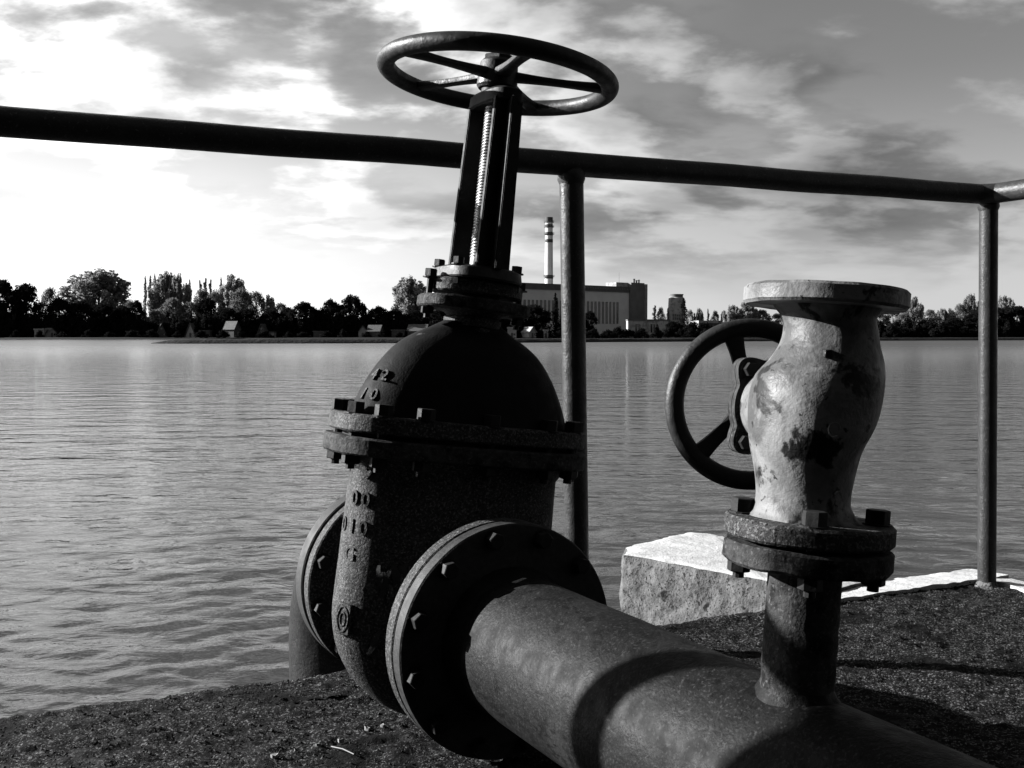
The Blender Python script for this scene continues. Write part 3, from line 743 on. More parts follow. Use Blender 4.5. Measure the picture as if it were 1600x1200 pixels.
# ------------------------------------------------------------------ globe valve on the riser
def build_globe_valve():
    t = R(4.5); ez = Vector((0, 0, 1)) * math.cos(t) + NX * math.sin(t)
    O = pipe_pt(RS) + (Vector((0, 0, 1)) * math.cos(R(4.6)) + NX * math.sin(R(4.6))) * .2705
    wd = Vector((-.03, 1, 0)).normalized()                # bonnet / handwheel direction, away from the viewer
    ey = (wd - ez * wd.dot(ez)).normalized(); ex = ey.cross(ez)
    g = empty('globe_valve', frame(O, ex, ey, ez), 'light painted flaking globe valve standing on the narrow riser', 'valve')
    H = .262
    bm = bmesh.new(); lathe(bm, disc_prof(.0865, 0, .021, 0, .003), 72); roughen(bm, .0005, 40); part('bottom_flange', bm, 'cast', g, angle=.5)
    bm = bmesh.new(); lathe(bm, disc_prof(.0835, H - .020, H, .034, .003), 72); roughen(bm, .0006, 40); part('top_flange', bm, 'white', g, angle=.5)
    # S-shaped body: (z, half width, half depth, cx)
    ks = [(.018, .060, .058, -.004), (.026, .052, .052, -.006), (.040, .0475, .049, -.008), (.065, .050, .053, -.009), (.092, .056, .060, -.010), (.120, .064, .067, -.006),
          (.145, .0665, .070, -.003), (.168, .0645, .067, .000), (.188, .0565, .061, .006), (.205, .0495, .055, .008), (.220, .0475, .050, .008), (.232, .048, .049, .005), (.243, .055, .055, .003)]
    secs = []
    for i in range(len(ks) - 1):
        for q in range(5):
            u = q / 5; p0 = ks[max(i - 1, 0)]; p1 = ks[i]; p2 = ks[i + 1]; p3 = ks[min(i + 2, len(ks) - 1)]
            cr = lambda a: .5 * (2 * p1[a] + (p2[a] - p0[a]) * u + (2 * p0[a] - 5 * p1[a] + 4 * p2[a] - p3[a]) * u * u + (3 * p1[a] - p0[a] - 3 * p2[a] + p3[a]) * u ** 3)
            secs.append((p1[0] + (p2[0] - p1[0]) * u, cr(1), cr(2), cr(3), 0))
    secs.append((*ks[-1][:4], 0)); bm = bmesh.new(); loft(bm, secs, 2.0, 72); roughen(bm, .0014, 26); part('body', bm, 'white', g)
    # bonnet: neck, oval flange with bolt lugs, cover, stuffing box
    m4 = axis_mat((-.010, .02, .133), (0, 1, 0)) 
    bm = bmesh.new(); lathe(bm, [(.050, 0), (.048, .045), (.050, .060), (.052, .064)], 56, m4); part('bonnet_neck', bm, 'white', g)
    for nm, y0, y1 in (('body_bonnet_flange', .062, .076), ('bonnet_flange', .078, .092)):
        bm = bmesh.new(); n = 120; ra = []; rb = []
        for i in range(n):
            a = 2 * math.pi * i / n; r_ = .056 + .016 * max(0, math.cos(4 * (a - R(45)))) ** 1.5
            for ring, y, s in ((ra, y0, 1), (rb, y1, 1)): ring.append(bm.verts.new(m4 @ Vector((r_ * math.cos(a), r_ * math.sin(a), y))))
        for i in range(n): bm.faces.new((ra[i], ra[(i + 1) % n], rb[(i + 1) % n], rb[i]))
        bm.faces.new(ra); bm.faces.new(rb); part(nm, bm, 'rust', g, angle=.5)
    ms = bolt_meshes(.0085, .030, .004)
    for k in range(4):
        a = R(45 + 90 * k); c = m4 @ Vector((.058 * math.cos(a), .058 * math.sin(a), .062)); place_bolt(g, c, (0, -1, 0), ms, .030)
    bm = bmesh.new(); lathe(bm, [(.052, .092), (.048, .104), (.030, .122), (.026, .150), (.034, .152), (.034, .162), (0, .162)], 48, m4); part('bonnet_cover', bm, 'wheel', g)
    bm = bmesh.new(); lathe(bm, [(.011, .155), (.011, .235), (0, .235)], 20, m4); part('spindle', bm, 'steel', g)
    handwheel(g, m4 @ Vector((0, 0, .205)), (0, 1, 0), .0965, .0120, 3, R(72), 'wheel', .019, .030, .024)
    bm = bmesh.new(); hexa(bm, .012, .219, .230, m4); part('spindle_nut', bm, 'bolt', g)
    ms2 = bolt_meshes(.0122, .0485, .006)
    for k in range(4):
        a = R(90 * k) + R(-14); c = Vector((.068 * math.cos(a), .068 * math.sin(a), .0215)); place_bolt(g, c, (0, 0, 1), ms2, .050, random.random())
    # small curls of lifted paint
    for x, z, a1 in ((-.004, .118, 300), (.010, .038, 120)):
        bm = bmesh.new(); rg = []
        for i in range(14):
            a = R(a1) * i / 13; c = Vector((x + .006 * math.cos(a), -.0665 if z > .1 else -.051, z + (.007 if z > .1 else .018) * math.sin(a)))
            rg.append([bm.verts.new(c + Vector((.0009 * math.cos(u), 0, .0009 * math.sin(u))) + Vector((0, -.001 * math.sin(u + 1), 0))) for u in [2 * math.pi * j / 6 for j in range(6)]])
        for a_, b_ in zip(rg, rg[1:]):
            for j in range(6): bm.faces.new((a_[j], a_[(j + 1) % 6], b_[(j + 1) % 6], b_[j]))
        part('paint_curl', bm, 'dropping', g)
    bm = bmesh.new(); box(bm, (-.004, -.010, -.004), (.004, .004, .004)); box(bm, (.0045, -.006, -.0035), (.018, -.002, .000)); bmesh.ops.bevel(bm, geom=list(bm.edges), offset=.0008, segments=1, affect='EDGES')
    bm.transform(Matrix.Translation((-.012, -.050, .192))); part('casting_stub', bm, 'wheel', g)
build_globe_valve()

# ------------------------------------------------------------------ litter on the platform
def px_ground(u, v):
    p = R(2.72); d = Vector(((u - 800) / 1600, math.cos(p) + math.sin(p) * (600 - v) / 1600, -math.sin(p) + math.cos(p) * (600 - v) / 1600)); k = -EYE / d.z
    return Vector((d.x * k, d.y * k, 0))
rng = random.Random(3)
for u, v, s, lb in ((430, 1184, .008, 'largest pale paint flake on the dark platform'), (533, 1161, .007, 'pale paint flake by the straw on the platform'), (497, 1168, .006, 'pale paint flake between the straw and the largest flake'),
                    (463, 1176, .004, 'tiny pale paint flake near the largest flake'), (575, 1142, .007, 'ragged pale paint flake close to the big valve flange'), (598, 1138, .005, 'small pale paint flake right beside the big valve flange')):
    bm = bmesh.new(); n = 9; c = px_ground(u, v); top = []; bot = []
    for i in range(n):
        a = 2 * math.pi * i / n; r_ = s * rng.uniform(.45, 1.0); top.append(bm.verts.new((r_ * math.cos(a), r_ * math.sin(a) * .8, .0035 + .004 * rng.random()))); bot.append(bm.verts.new((r_ * math.cos(a), r_ * math.sin(a) * .8, 0)))
    bm.faces.new(top); bm.faces.new(bot[::-1])
    for i in range(n): bm.faces.new((top[i], bot[i], bot[(i + 1) % n], top[(i + 1) % n]))
    o = part('paint_flake', bm, 'dropping', None, smooth=False); o.location = c + Vector((0, 0, .001)); tag(o, lb, 'flake', 'pale flakes on the platform')
bm = bmesh.new(); a_, b_ = px_ground(518, 1174), px_ground(553, 1187); tube(bm, [Vector((0, 0, .008)), (b_ - a_) * .5 + Vector((0, 0, .011)), (b_ - a_) + Vector((0, 0, .009))], .0009, 8)
o = part('straw', bm, 'straw', None); o.location = a_; tag(o, 'thin pale straw lying on the dark platform', 'straw')

# ------------------------------------------------------------------ far shore: layout by bearing and distance
def at(u, Y, z=0.0): return Vector(((u - 800) / 1600 * Y, Y, z))
def hz_(v, Y): return EYE + (524 - v) / 1600 * Y

def bearing_box(name, bm, mats, parent, **k): return part(name, bm, mats, parent, smooth=False, **k)

def build_plant():
    A = at(752, 490); B = at(1000, 555); d = (B - A); Lg = d.length; d.normalize(); nrm = Vector((d.y, -d.x, 0)); top = hz_(442, 505); z0 = -.3
    g = empty('power_station', frame(Vector((A.x, A.y, z0)), d, -nrm, Vector((0, 0, 1))), 'long power station hall with tall narrow windows and dark roof band', 'building')
    H = top - z0
    bm = bmesh.new(); box(bm, (0, 0, 0), (Lg, 45, H - 3.0)); bearing_box('wall', bm, 'wall', g)
    bm = bmesh.new(); box(bm, (-.3, -.5, H - 2.99), (Lg + .2, 45.3, H)); rf = bearing_box('roof_band', bm, 'wall_band', g)
    bm = bmesh.new(); box(bm, (0, 0, 0), (1.0, .3, .5)); vm = mesh(bm, 'brick_pale', False)
    for k in range(22): link('roof_vent', vm, rf, (Lg - 44 + k * 1.75, -.85, H - 1.6)).scale = (.5, 1, 1)
    # window strips: frame, pane
    zt = hz_(470, 520) - z0; zb = hz_(505, 520) - z0; step = 2.62; nw = int((Lg - 18) / step)
    bm = bmesh.new(); box(bm, (-.55, -.10, zb), (.55, .12, zt)); pm = mesh(bm, 'window', False)
    bm = bmesh.new()
    for z in np.linspace(zb, zt, 7): box(bm, (-.6, -.16, z - .07), (.6, -.09, z + .07))
    for x in (-.6, .6): box(bm, (x - .06, -.17, zb), (x + .06, -.09, zt))
    fm = mesh(bm, 'wall_band', False)
    for k in range(nw):
        x = Lg - 17 - k * step
        wd_ = link('window', pm, g, (x, 0, 0)); link('frame', fm, wd_)
    # stair tower at the far end, with a lift-motor box
    tt = hz_(442.5, 553) - z0
    bm = bmesh.new(); box(bm, (Lg - 8.5, -1.6, 0), (Lg + 1.5, 18, tt)); tw = bearing_box('stair_tower', bm, 'wall_dark', g)
    bm = bmesh.new(); box(bm, (Lg + 1.51, -2.2, 0), (Lg + 3.2, 16, tt - .6)); bearing_box('sunlit_edge', bm, 'brick_pale', tw)  # pale strip colours in the tower's sunlit right edge
    bm = bmesh.new(); box(bm, (Lg - 17, 1.0, H + .01), (Lg - 8.52, 9, tt)); bearing_box('penthouse', bm, 'silo', tw)
    for x, h in ((Lg - 3, 2.0), (Lg - 1.2, 1.3), (Lg + .6, 1.6)):
        bm = bmesh.new(); lathe(bm, [(.6, tt - .1), (.6, tt + h), (.8, tt + h), (.8, tt + h + .3), (0, tt + h + .3)], 12, Matrix.Translation((x, 2, 0))); part('vent_pipe', bm, 'wall_dark', tw)
    bm = bmesh.new(); lathe(bm, [(.09, H), (.05, tt + 5.5), (0, tt + 5.5)], 6, Matrix.Translation((Lg - 13, 3, 0))); part('mast', bm, 'wall_dark', tw)

    # chimney
    Y = 640; c = at(857.5, Y, -.3); g = empty('chimney_stack', Matrix.Translation(c), 'tall banded chimney stack rising behind the power station', 'chimney')
    zz_ = lambda v: hz_(v, Y) + .3; r0, r1 = 2.8, 2.25; zT = zz_(341)
    rad = lambda z: r0 + (r1 - r0) * z / zT
    edges = [(520, 'w'), (436, 'd'), (430.5, 'w'), (380, 'd'), (375, 'w'), (369, 'd'), (364, 'w'), (357, 'd'), (352, 'w'), (348, 'd'), (341, None)]
    for (v0, k), (v1, _) in zip(edges, edges[1:]):
        a_, b_ = zz_(v0), zz_(v1); bm = bmesh.new(); e = .12 if k == 'd' else 0
        lathe(bm, [(rad(a_) + e, a_), (rad(b_) + e, b_ - .002)] if v1 != 341 else [(rad(a_) + e, a_), (rad(b_) + e, b_), (rad(b_) - .5, b_), (rad(b_) - .5, b_ - 2)], 32)
        part('dark_band' if k == 'd' else 'shaft', bm, 'stack_red' if k == 'd' else 'stack_white', g)
    for v in (348.5, 367, 356, 433):
        z = zz_(v); bm = bmesh.new(); lathe(bm, [(rad(z), z - .12), (rad(z) + .9, z - .12), (rad(z) + .9, z + .1), (rad(z), z + .1)], 32); gl = part('gallery', bm, 'wall_dark', g)
        bm = bmesh.new()
        for q in range(20):
            a = q * math.pi / 10; box(bm, (-.04, -.04, z), (.04, .04, z + 1.0), Matrix.Translation(((rad(z) + .85) * math.cos(a), (rad(z) + .85) * math.sin(a), 0)))
        lathe(bm, [(rad(z) + .82, z + .95), (rad(z) + .88, z + .95), (rad(z) + .88, z + 1.03), (rad(z) + .82, z + 1.03)], 32); part('guard_rail', bm, 'wall_dark', gl)

    # low annex
    Y = 470; A = at(981, 470); B = at(1044, 471); d = B - A; Lg = d.length; d.normalize(); nrm = Vector((d.y, -d.x, 0)); H = hz_(499, Y) + .3
    g = empty('annex_building', frame(Vector((A.x, A.y, -.3)), d, -nrm, Vector((0, 0, 1))), 'low pale flat roofed annex with narrow paired windows beside power station', 'building')
    bm = bmesh.new(); box(bm, (0, 0, 0), (Lg, 5, H - .6)); bearing_box('wall', bm, 'silo', g)
    bm = bmesh.new(); box(bm, (-.25, -.3, H - .599), (Lg + .25, 5.2, H)); bearing_box('roof', bm, 'wall_band', g)
    bm = bmesh.new(); box(bm, (-.42, -.06, H * .28), (.42, .1, H * .74)); pm = mesh(bm, 'window', False)
    bm = bmesh.new(); box(bm, (-.5, -.14, H * .24), (.5, -.02, H * .279)); smm = mesh(bm, 'brick_pale', False)
    for x in (Lg * .2, Lg * .28, Lg * .58, Lg * .65, Lg * .72): w_ = link('window', pm, g, (x, 0, 0)); link('sill', smm, w_)
    bm = bmesh.new(); box(bm, (Lg * .44, -.5, 0), (Lg * .46, 0, H - .6)); bearing_box('pilaster', bm, 'brick_pale', g)

    # silo
    Y = 560; c = at(1056, Y, -.3); g = empty('concrete_silo', Matrix.Translation(c), 'round grey concrete silo with narrow cap and painted pale base', 'silo'); z = lambda v: hz_(v, Y) + .3; r_ = 4.5
    bm = bmesh.new(); lathe(bm, [(r_ + .06, -1), (r_ + .06, z(491))], 40); part('painted_base', bm, 'hutwhite', g)
    bm = bmesh.new(); lathe(bm, [(r_, z(491) - .01), (r_ * .93, z(466)), (r_ * .86, z(465)), (0, z(465))], 40); part('shaft', bm, 'silo', g)
    bm = bmesh.new(); lathe(bm, [(r_ * .8, z(466)), (r_ * .8, z(461.5)), (r_ * .86, z(461.3)), (r_ * .86, z(460)), (0, z(460))], 40); part('cap', bm, 'wall_dark', g)
    rng = random.Random(2)
    for k in range(9):
        a = R(-118 + (k % 5) * 14); zz2 = z(495 + (k // 5) * 5); bm = bmesh.new(); box(bm, (-.4, -.05, 0), (.4, .05, 1.1 + .4 * rng.random())); bm.transform(Matrix.Translation(((r_ + .1) * math.cos(a), (r_ + .1) * math.sin(a), zz2)) @ Matrix.Rotation(a + math.pi / 2, 4, 'Z')); part('painted_mark', bm, 'wall_band', g, smooth=False)
build_plant()

def hut(u, vtop, wpx, Y, kind, label, rot=0.0, roofm='roof', wallm='hutwall'):
    c = at(u, Y, -.25); H = hz_(vtop, Y) + .25; Wd = wpx / 1600 * Y; D_ = max(Wd * 1.1, 4)
    g = empty({'aframe': 'a_frame_hut', 'gable': 'garden_house', 'flat': 'shed'}[kind], Matrix.Translation(c) @ Matrix.Rotation(R(rot), 4, 'Z'), label, 'hut', 'waterside huts')
    eave = {'aframe': .25, 'gable': H * .5, 'flat': H * .85}[kind]; hw = Wd / 2
    if kind == 'flat':
        bm = bmesh.new(); box(bm, (-hw, 0, 0), (hw, D_, eave)); part('wall', bm, wallm, g, smooth=False)
        bm = bmesh.new(); box(bm, (-hw - .25, -.3, eave + .002), (hw + .25, D_ + .3, H)); part('roof', bm, roofm, g, smooth=False)
    else:
        bm = bmesh.new(); ins = .12; pts = [(-hw + ins, 0), (hw - ins, 0), (hw - ins, eave), (0, H - .15), (-hw + ins, eave)]
        f0 = [bm.verts.new((x, 0, z)) for x, z in pts]; f1 = [bm.verts.new((x, D_, z)) for x, z in pts]; bm.faces.new(f0); bm.faces.new(f1[::-1])
        for i in range(5): bm.faces.new((f0[i], f1[i], f1[(i + 1) % 5], f0[(i + 1) % 5]))
        part('wall', bm, wallm, g, smooth=False)
        for s in (-1, 1):
            bm = bmesh.new(); e = Vector((s * (hw + .1), 0, eave - .15)); r_ = Vector((0, 0, H)); nn = Vector((s * (H - eave), 0, hw)).normalized() * .14; v = []
            for y in (-.45, D_ + .45):
                for p in (e, r_, r_ + nn, e + nn): v.append(bm.verts.new((p.x, y, p.z)))
            for q in ((0, 1, 2, 3), (4, 5, 6, 7), (0, 1, 5, 4), (1, 2, 6, 5), (2, 3, 7, 6), (3, 0, 4, 7)): bm.faces.new([v[i] for i in q])
            part('roof_slope', bm, roofm, g, smooth=False)
    bm = bmesh.new(); box(bm, (-.45, -.06, .1), (.45, .05, min(2.0, H * .55))); part('door', bm, 'roof_dark', g, smooth=False)
    if Wd > 3.4:
        bm = bmesh.new(); box(bm, (hw * .35, -.06, .9), (hw * .35 + .7, .05, min(1.7, H * .5))); part('window', bm, 'window', g, smooth=False)
    if kind == 'aframe':
        bm = bmesh.new(); box(bm, (-.4, -.06, H * .58), (.4, .05, H * .72)); part('window', bm, 'window', g, smooth=False)

HUTS = [(62, 513.5, 15, 'flat', 'low white flat shed among dark bushes on the far bank', 0, 'hutwhite', 'hutwhite'), (82, 513, 20, 'gable', 'pale gabled garden house beside the low white shed', 62, 'roof', 'hutwhite'),
        (207, 517, 18, 'flat', 'dim grey shed under the tallest pale tree', 0, 'roof_dark', 'hutwall'), (253, 506, 17, 'aframe', 'steep pale A-frame hut nearest the dyke tip', 24, 'roof', 'hutwall'),
        (298, 505, 19, 'aframe', 'white fronted A-frame hut with upper window', -14, 'roof', 'hutwhite'), (320, 516, 16, 'flat', 'small dark shed close to the white fronted A-frame hut', 0, 'roof', 'hutwall'),
        (371, 502, 17, 'gable', 'tallest garden house with one wide sloping pale roof', 68, 'roof', 'roof_dark'), (409, 506, 17, 'aframe', 'grey A-frame hut next to the tallest garden house', -5, 'roof', 'hutwall'),
        (423, 518, 11, 'flat', 'tiny pale shed beside the grey A-frame hut', 0, 'roof_dark', 'hutwhite'), (497, 517, 14, 'flat', 'small shed under dark rounded willows', 0, 'roof', 'hutwall'),
        (567, 509, 14, 'gable', 'narrow pale gabled hut under dark willows', 5, 'roof_dark', 'hutwhite'), (596, 508, 18, 'gable', 'hut with a single broad light roof slope facing the lake', 76, 'roof', 'hutwall'),
        (622, 515, 20, 'flat', 'long low shed next to the broad light roof', 0, 'roof', 'roof_dark'), (668, 507, 26, 'gable', 'wide roofed hut beside the gate valve neck', 80, 'roof', 'hutwall'),
        (800, 511, 14, 'flat', 'pale shed in front of the dark tree by the hall', 0, 'hutwhite', 'hutwhite'), (832, 511, 16, 'gable', 'bright white gabled hut in front of the hall', 40, 'hutwhite', 'hutwhite'),
        (853, 515, 7, 'flat', 'tiny bright shed between white hut and railing post', 0, 'hutwhite', 'hutwhite'), (955, 517, 22, 'flat', 'low dim shed in front of the annex', 0, 'roof_dark', 'hutwall'),
        (1108, 501, 34, 'flat', 'dark house with pale flat roof beyond the silo', 8, 'hutwhite', 'roof_dark'), (1082, 511, 16, 'gable', 'bright gabled house between silo and flat roofed house', 60, 'hutwhite', 'hutwhite')]
for u, vt, wp, kd, lb, ro, rm, wm in HUTS: hut(u, vt, wp, 421 + random.uniform(4, 9) if u < 1050 else 455, kd, lb, ro, rm, wm)

# ------------------------------------------------------------------ trees
def leaves(clumps, per, size, seed, up=0.0):
    rng = np.random.RandomState(seed); V = []; 
    for (cx, cy, cz, rx, ry, rz) in clumps:
        d = rng.randn(per, 3); d /= np.linalg.norm(d, axis=1)[:, None]; rad = rng.rand(per) ** .45
        c = np.array([cx, cy, cz]) + d * rad[:, None] * np.array([rx, ry, rz])
        n_ = d * .8 + rng.randn(per, 3) * .6; n_ /= np.linalg.norm(n_, axis=1)[:, None]
        t_ = np.cross(n_, rng.randn(per, 3)); t_ /= np.linalg.norm(t_, axis=1)[:, None]
        if up: t_ = t_ + np.array([0, 0, up]); t_ /= np.linalg.norm(t_, axis=1)[:, None]
        b_ = np.cross(n_, t_); s = size * (.5 + rng.rand(per, 1)); t_ *= s; b_ *= s * .6
        V.append(np.stack([c - t_, c - b_, c + t_, c + b_], 1))
    V = np.concatenate(V).reshape(-1, 3); F = np.arange(len(V)).reshape(-1, 4)
    return V, F

def leaf_mesh(clumps, per, size, seed, mat, up=0.0):
    V, F = leaves(clumps, per, size, seed, up); me = bpy.data.meshes.new('crown'); me.from_pydata(V.tolist(), [], F.tolist()); me.materials.append(MT[mat]); me.update(); return me

def trunk_mesh(limbs):
    bm = bmesh.new()
    for pts, r0, r1 in limbs:
        n = len(pts); tube(bm, pts, [r0 + (r1 - r0) * i / (n - 1) for i in range(n)], 7)
    return mesh(bm, 'bark', True, 2, 'trunk')

def proto(kind, seed):
    """20 m tall prototypes; returns (trunk mesh, crown mesh, natural half width)"""
    rng = random.Random(seed); limbs = [([(0, 0, -.5), (.1, 0, 4), (0, .2, 9), (.2, 0, 14)], .45, .12)]; cl = []
    if kind in ('tufty', 'tufty_small'):        # fan of upright tufts
        W_ = 7.0
        for k in range(30):
            a = rng.uniform(0, 6.28); q = rng.random() ** .6; x, y = W_ * q * math.cos(a), W_ * q * math.sin(a) * .8
            topz = 19.4 - 6.0 * (q ** 2.2) + rng.uniform(-1.2, .8); ln = rng.uniform(2.0, 3.6)
            limbs.append(([(0, 0, rng.uniform(2, 5)), (x * .45, y * .45, topz * .55), (x * .9, y * .9, topz - 1.5)], .16, .03))
            cl.append((x, y, topz - ln * .5, rng.uniform(.8, 1.35), rng.uniform(.8, 1.35), ln * .6)); cl.append((x * .85, y * .85, topz - ln * 1.4, 1.1, 1.1, ln * .6))
            if q > .4: cl.append((x * .8 + rng.uniform(-1, 1), y * .8, topz * rng.uniform(.35, .6), 1.3, 1.3, 1.5))
        for k in range(16): a = rng.uniform(0, 6.28); q = rng.random() ** .5; cl.append((5.2 * q * math.cos(a), 4.2 * q * math.sin(a), rng.uniform(6, 15), 1.9, 1.9, 2.4))
        return trunk_mesh(limbs), leaf_mesh(cl, 90, .42, seed, 'leaf_pale', .7), W_ + .2
    if kind == 'poplar':
        for k in range(16):
            z = 2.5 + k * 1.08; r_ = .9 * math.sin(math.pi * min(1, (k + 2.5) / 19)) + .15; a = rng.uniform(0, 6.28)
            cl.append((math.cos(a) * .35, math.sin(a) * .35, z, r_, r_, 1.2)); limbs.append(([(0, 0, z - 1.5), (math.cos(a) * .6, math.sin(a) * .6, z + 1)], .06, .02))
        limbs[0] = ([(0, 0, -.5), (0, 0, 8), (.1, 0, 19)], .3, .04)
        return trunk_mesh(limbs), leaf_mesh(cl, 80, .3, seed, 'leaf_mid', 1.2), 1.2
    if kind == 'cypress':
        for k in range(17):
            z = 1.0 + k * 1.12; r_ = 1.1 * math.sin(math.pi * min(1, (k + 3.5) / 21)) + .1; a = rng.uniform(0, 6.28); cl.append((math.cos(a) * .25, math.sin(a) * .25, z, r_, r_, 1.3))
        limbs[0] = ([(0, 0, -.5), (0, 0, 8), (.1, 0, 19)], .3, .04)
        return trunk_mesh(limbs), leaf_mesh(cl, 90, .3, seed, 'leaf_dark', 1.2), 1.25
    if kind == 'dark':
        W_ = 7.5
        for k in range(34):
            a = rng.uniform(0, 6.28); ph_ = rng.uniform(-.5, 1.0); q = math.cos(ph_ * 1.45) * rng.uniform(.55, 1); x, y, z = W_ * q * math.cos(a), W_ * q * math.sin(a) * .8, 11 + 7.6 * math.sin(ph_ * 1.45)
            r_ = rng.uniform(2.0, 3.1); cl.append((x * .82, y * .82, z, r_, r_, r_ * .9))
            if k % 2 == 0: limbs.append(([(0, 0, 5), (x * .4, y * .4, z * .7), (x * .8, y * .8, z)], .16, .04))
        for k in range(16): a = k * .39; cl.append(((3 + 3 * (k % 2)) * math.cos(a), 4 * math.sin(a), rng.uniform(2.0, 7), 2.6, 2.2, 2.8))
        return trunk_mesh(limbs), leaf_mesh(cl, 130, .5, seed, 'leaf_dark'), W_ - .3
    if kind == 'willow':                         # drooping curtains
        W_ = 7.0
        for k in range(40):
            a = rng.uniform(0, 6.28); q = rng.random() ** .5; x, y = W_ * q * math.cos(a) * .9, W_ * q * math.sin(a) * .75; top_ = 19.2 - 6.5 * q ** 2 + rng.uniform(-.8, .5)
            cl.append((x, y, top_ - 1.2, 1.5, 1.5, 1.2)); cl.append((x * 1.06, y * 1.06, top_ - 4.5, .9, .9, 3.4)); cl.append((x * 1.06, y * 1.06, top_ * .38, .9, .9, 3.0))
            if k % 3 == 0: limbs.append(([(0, 0, 5), (x * .5, y * .5, top_ * .8), (x, y, top_ - 1.5)], .16, .04))
        return trunk_mesh(limbs), leaf_mesh(cl, 62, .45, seed, 'leaf_dark', -.6), W_
    if kind == 'round_pale':
        W_ = 7.5
        for k in range(30):
            a = rng.uniform(0, 6.28); ph_ = rng.uniform(-.35, 1.0); q = math.cos(ph_ * 1.4) * rng.uniform(.5, 1); x, y, z = W_ * q * math.cos(a), W_ * q * math.sin(a) * .8, 10.5 + 8 * math.sin(ph_ * 1.4)
            r_ = rng.uniform(1.7, 2.6); cl.append((x * .88, y * .88, z, r_, r_, r_)); limbs.append(([(0, 0, 4), (x * .4, y * .4, z * .7), (x * .85, y * .85, z)], .14, .03))
        return trunk_mesh(limbs), leaf_mesh(cl, 100, .42, seed, 'leaf_mid', .3), W_
    if kind == 'shrub':
        for k in range(10): cl.append((rng.uniform(-9, 9), rng.uniform(-3, 3), rng.uniform(1, 5), 3.6, 3.0, 3.2))
        for k in range(14):
            a = rng.uniform(0, 6.28); q = rng.random(); cl.append((8 * q * math.cos(a), 4 * q * math.sin(a), 9 * (1 - q * q * .6) * rng.uniform(.4, 1) + 3, 3.4, 3.2, 4.0))
        for k in range(6): limbs.append(([(0, 0, 0), (rng.uniform(-5, 5), rng.uniform(-3, 3), 12)], .2, .05))
        return trunk_mesh(limbs[1:]), leaf_mesh(cl, 70, .95, seed, 'leaf_dark'), 9.5

PROTO = {}
for i, kd in enumerate(('tufty', 'poplar', 'dark', 'willow', 'round_pale', 'shrub', 'cypress')): PROTO[kd] = [proto(kd, 20 + i * 7 + q) for q in range(3)]
PROTO['hedge'] = PROTO['shrub']
TN = {'tufty': 'broadleaf_tree', 'poplar': 'poplar_tree', 'dark': 'dark_tree', 'willow': 'willow_tree', 'round_pale': 'rounded_tree', 'cypress': 'columnar_tree', 'shrub': 'bank_shrub', 'hedge': 'tall_bush'}
TL = {'tufty': 'pale leafy tree with upright tufts', 'poplar': 'slender upright poplar', 'dark': 'dark dense tree', 'willow': 'dark drooping willow', 'round_pale': 'grey rounded tree', 'cypress': 'narrow black column of a tree', 'shrub': 'low black bush by the waterline', 'hedge': 'tall black bush filling gaps between trunks'}
TG = {'tufty': 'pale tufted trees', 'poplar': 'poplars', 'dark': 'dark trees', 'willow': 'willows', 'round_pale': 'grey rounded trees', 'cypress': 'black columnar trees', 'shrub': 'bushes by the waterline', 'hedge': 'tall black bushes'}
rngT = random.Random(9)
def tree(kind, u, vtop, wpx, Y):
    tm, cm, hw = rngT.choice(PROTO[kind]); H = hz_(vtop, Y) + .4; Wd = wpx / 1600 * Y * (1.12 if kind in ('tufty', 'dark', 'round_pale', 'willow') else 1)
    o = bpy.data.objects.new(TN[kind], None); COL.objects.link(o); o.location = at(u, Y, -.35); o.rotation_euler = (0, 0, rngT.choice((0, 1, 2)) * math.pi + rngT.uniform(-.25, .25))
    sx_ = Wd / (2 * hw); o.scale = (sx_, sx_, H / 20.0 if kind not in ('shrub', 'hedge') else H / 15.0)
    pl = 0 if u < 780 else (1 if u < 1046 else 2)
    where = ('behind the waterside huts', 'in front of the power station', 'beyond the silo')[pl]
    tag(o, TL[kind] + ' ' + where, 'bush' if kind in ('shrub', 'hedge') else 'tree', TG[kind] + ' ' + where)
    link('stems' if kind in ('shrub', 'hedge') else 'trunk', tm, o); link('foliage' if kind in ('shrub', 'hedge') else 'crown', cm, o)

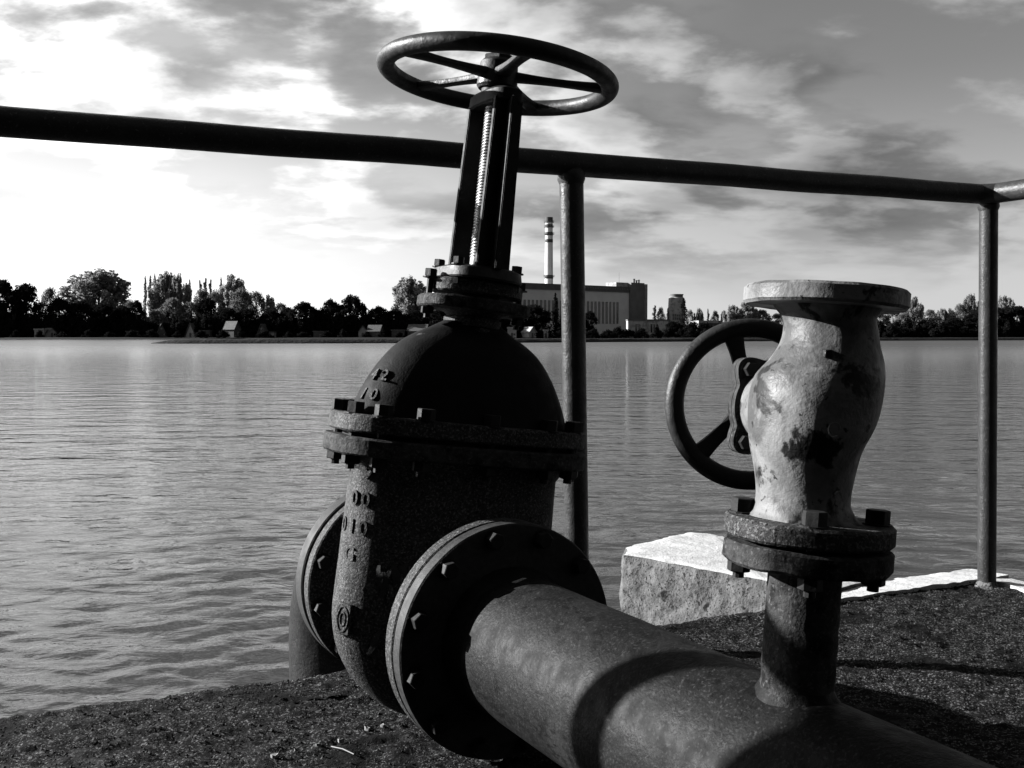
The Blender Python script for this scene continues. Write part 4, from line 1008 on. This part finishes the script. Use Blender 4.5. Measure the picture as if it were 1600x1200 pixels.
TREES = [('dark', 8, 440, 42, 440), ('dark', 44, 446, 48, 440), ('round_pale', 80, 450, 38, 450), ('dark', 22, 462, 40, 436), ('dark', 95, 467, 44, 438), ('tufty', 155, 419, 104, 470), ('dark', 128, 472, 40, 438), ('dark', 165, 476, 50, 436), ('dark', 196, 480, 36, 438),
         ('round_pale', 205, 470, 24, 446), ('dark', 216, 471, 22, 440), ('poplar', 228, 431, 8, 490), ('poplar', 236, 430, 9, 488), ('poplar', 243, 428, 8, 492), ('tufty', 260, 423, 46, 474), ('tufty', 282, 425, 34, 470), ('round_pale', 245, 484, 34, 446), ('round_pale', 270, 466, 44, 452), ('round_pale', 300, 472, 40, 450),
         ('poplar', 299, 436, 7, 500), ('poplar', 315, 437, 7, 500), ('poplar', 322, 434, 8, 500), ('poplar', 330, 436, 7, 500), ('poplar', 346, 433, 8, 492), ('round_pale', 318, 453, 34, 480), ('round_pale', 338, 455, 30, 478), ('dark', 325, 468, 38, 442), ('tufty', 367, 430, 50, 466), ('round_pale', 378, 452, 40, 452), ('round_pale', 402, 456, 40, 450),
         ('tufty', 422, 461, 24, 448), ('dark', 357, 483, 36, 438), ('dark', 388, 484, 40, 438), ('round_pale', 440, 474, 36, 446), ('dark', 425, 485, 38, 438), ('willow', 476, 470, 46, 436), ('dark', 452, 482, 30, 440), ('willow', 517, 464, 34, 438), ('willow', 551, 459, 46, 438), ('dark', 498, 486, 30, 438), ('willow', 592, 476, 40, 436), ('tufty', 642, 431, 62, 480),
         ('dark', 618, 484, 34, 438), ('dark', 648, 486, 40, 438), ('dark', 684, 484, 40, 438), ('dark', 715, 478, 46, 438), ('dark', 760, 480, 50, 438), ('dark', 800, 482, 40, 438), ('dark', 832, 478, 56, 440), ('cypress', 868, 459, 12, 440), ('dark', 922, 487, 22, 440), ('dark', 885, 492, 30, 440), ('cypress', 1068, 466, 13, 470),
         ('poplar', 1022, 477, 8, 520), ('round_pale', 1032, 481, 14, 520), ('poplar', 1044, 481, 7, 540), ('round_pale', 1078, 485, 14, 520), ('tufty', 1091, 480, 15, 520), ('poplar', 1106, 482, 5, 520), ('round_pale', 1117, 486, 14, 520), ('poplar', 1127, 486, 6, 520), ('tufty', 1143, 475, 30, 500), ('tufty', 1165, 473, 40, 500), ('round_pale', 1190, 484, 34, 500), ('round_pale', 1215, 490, 40, 500),
         ('dark', 1050, 503, 20, 445), ('round_pale', 1240, 488, 40, 480), ('round_pale', 1270, 486, 40, 480), ('round_pale', 1305, 488, 44, 480), ('round_pale', 1340, 486, 40, 480), ('round_pale', 1370, 488, 36, 470), ('round_pale', 1395, 484, 34, 470), ('tufty', 1426, 464, 32, 460), ('round_pale', 1410, 490, 30, 456), ('round_pale', 1452, 484, 30, 480), ('tufty', 1470, 481, 24, 490), ('tufty', 1484, 482, 18, 490), ('round_pale', 1462, 497, 40, 456),
         ('round_pale', 1500, 476, 32, 456), ('dark', 1490, 498, 34, 446), ('tufty', 1516, 457, 26, 480), ('round_pale', 1538, 474, 26, 460), ('tufty', 1566, 460, 34, 470), ('dark', 1556, 482, 34, 446), ('dark', 1588, 480, 40, 446), ('dark', 1525, 488, 34, 446), ('tufty', 1606, 476, 30, 470), ('dark', 1630, 482, 50, 446), ('dark', -35, 446, 50, 440), ('dark', -80, 450, 60, 440)]
for a in TREES: tree(*a)
u = -60
while u < 780:
    tree('shrub', u, rngT.uniform(490, 504), rngT.uniform(30, 46), rngT.uniform(431, 436)); u += rngT.uniform(11, 17)
u = -50
while u < 720:
    tree('shrub', u, rngT.uniform(514, 519), rngT.uniform(12, 26), rngT.uniform(421, 424)); u += rngT.uniform(22, 44)
u = 800
while u < 1250:
    tree('shrub', u, rngT.uniform(509, 516), rngT.uniform(16, 30), rngT.uniform(424, 436)); u += rngT.uniform(14, 26)
u = -70
while u < 790:
    tree('hedge', u, rngT.uniform(486, 496), rngT.uniform(40, 60), rngT.uniform(452, 458)); u += rngT.uniform(20, 30)
u = 1060
while u < 1660:
    tree('hedge', u, rngT.uniform(497, 507), rngT.uniform(30, 50), rngT.uniform(448, 455)); u += rngT.uniform(16, 26)
u = 1360
while u < 1650:
    tree('shrub', u, rngT.uniform(500, 512), rngT.uniform(22, 36), rngT.uniform(436, 444)); u += rngT.uniform(14, 22)
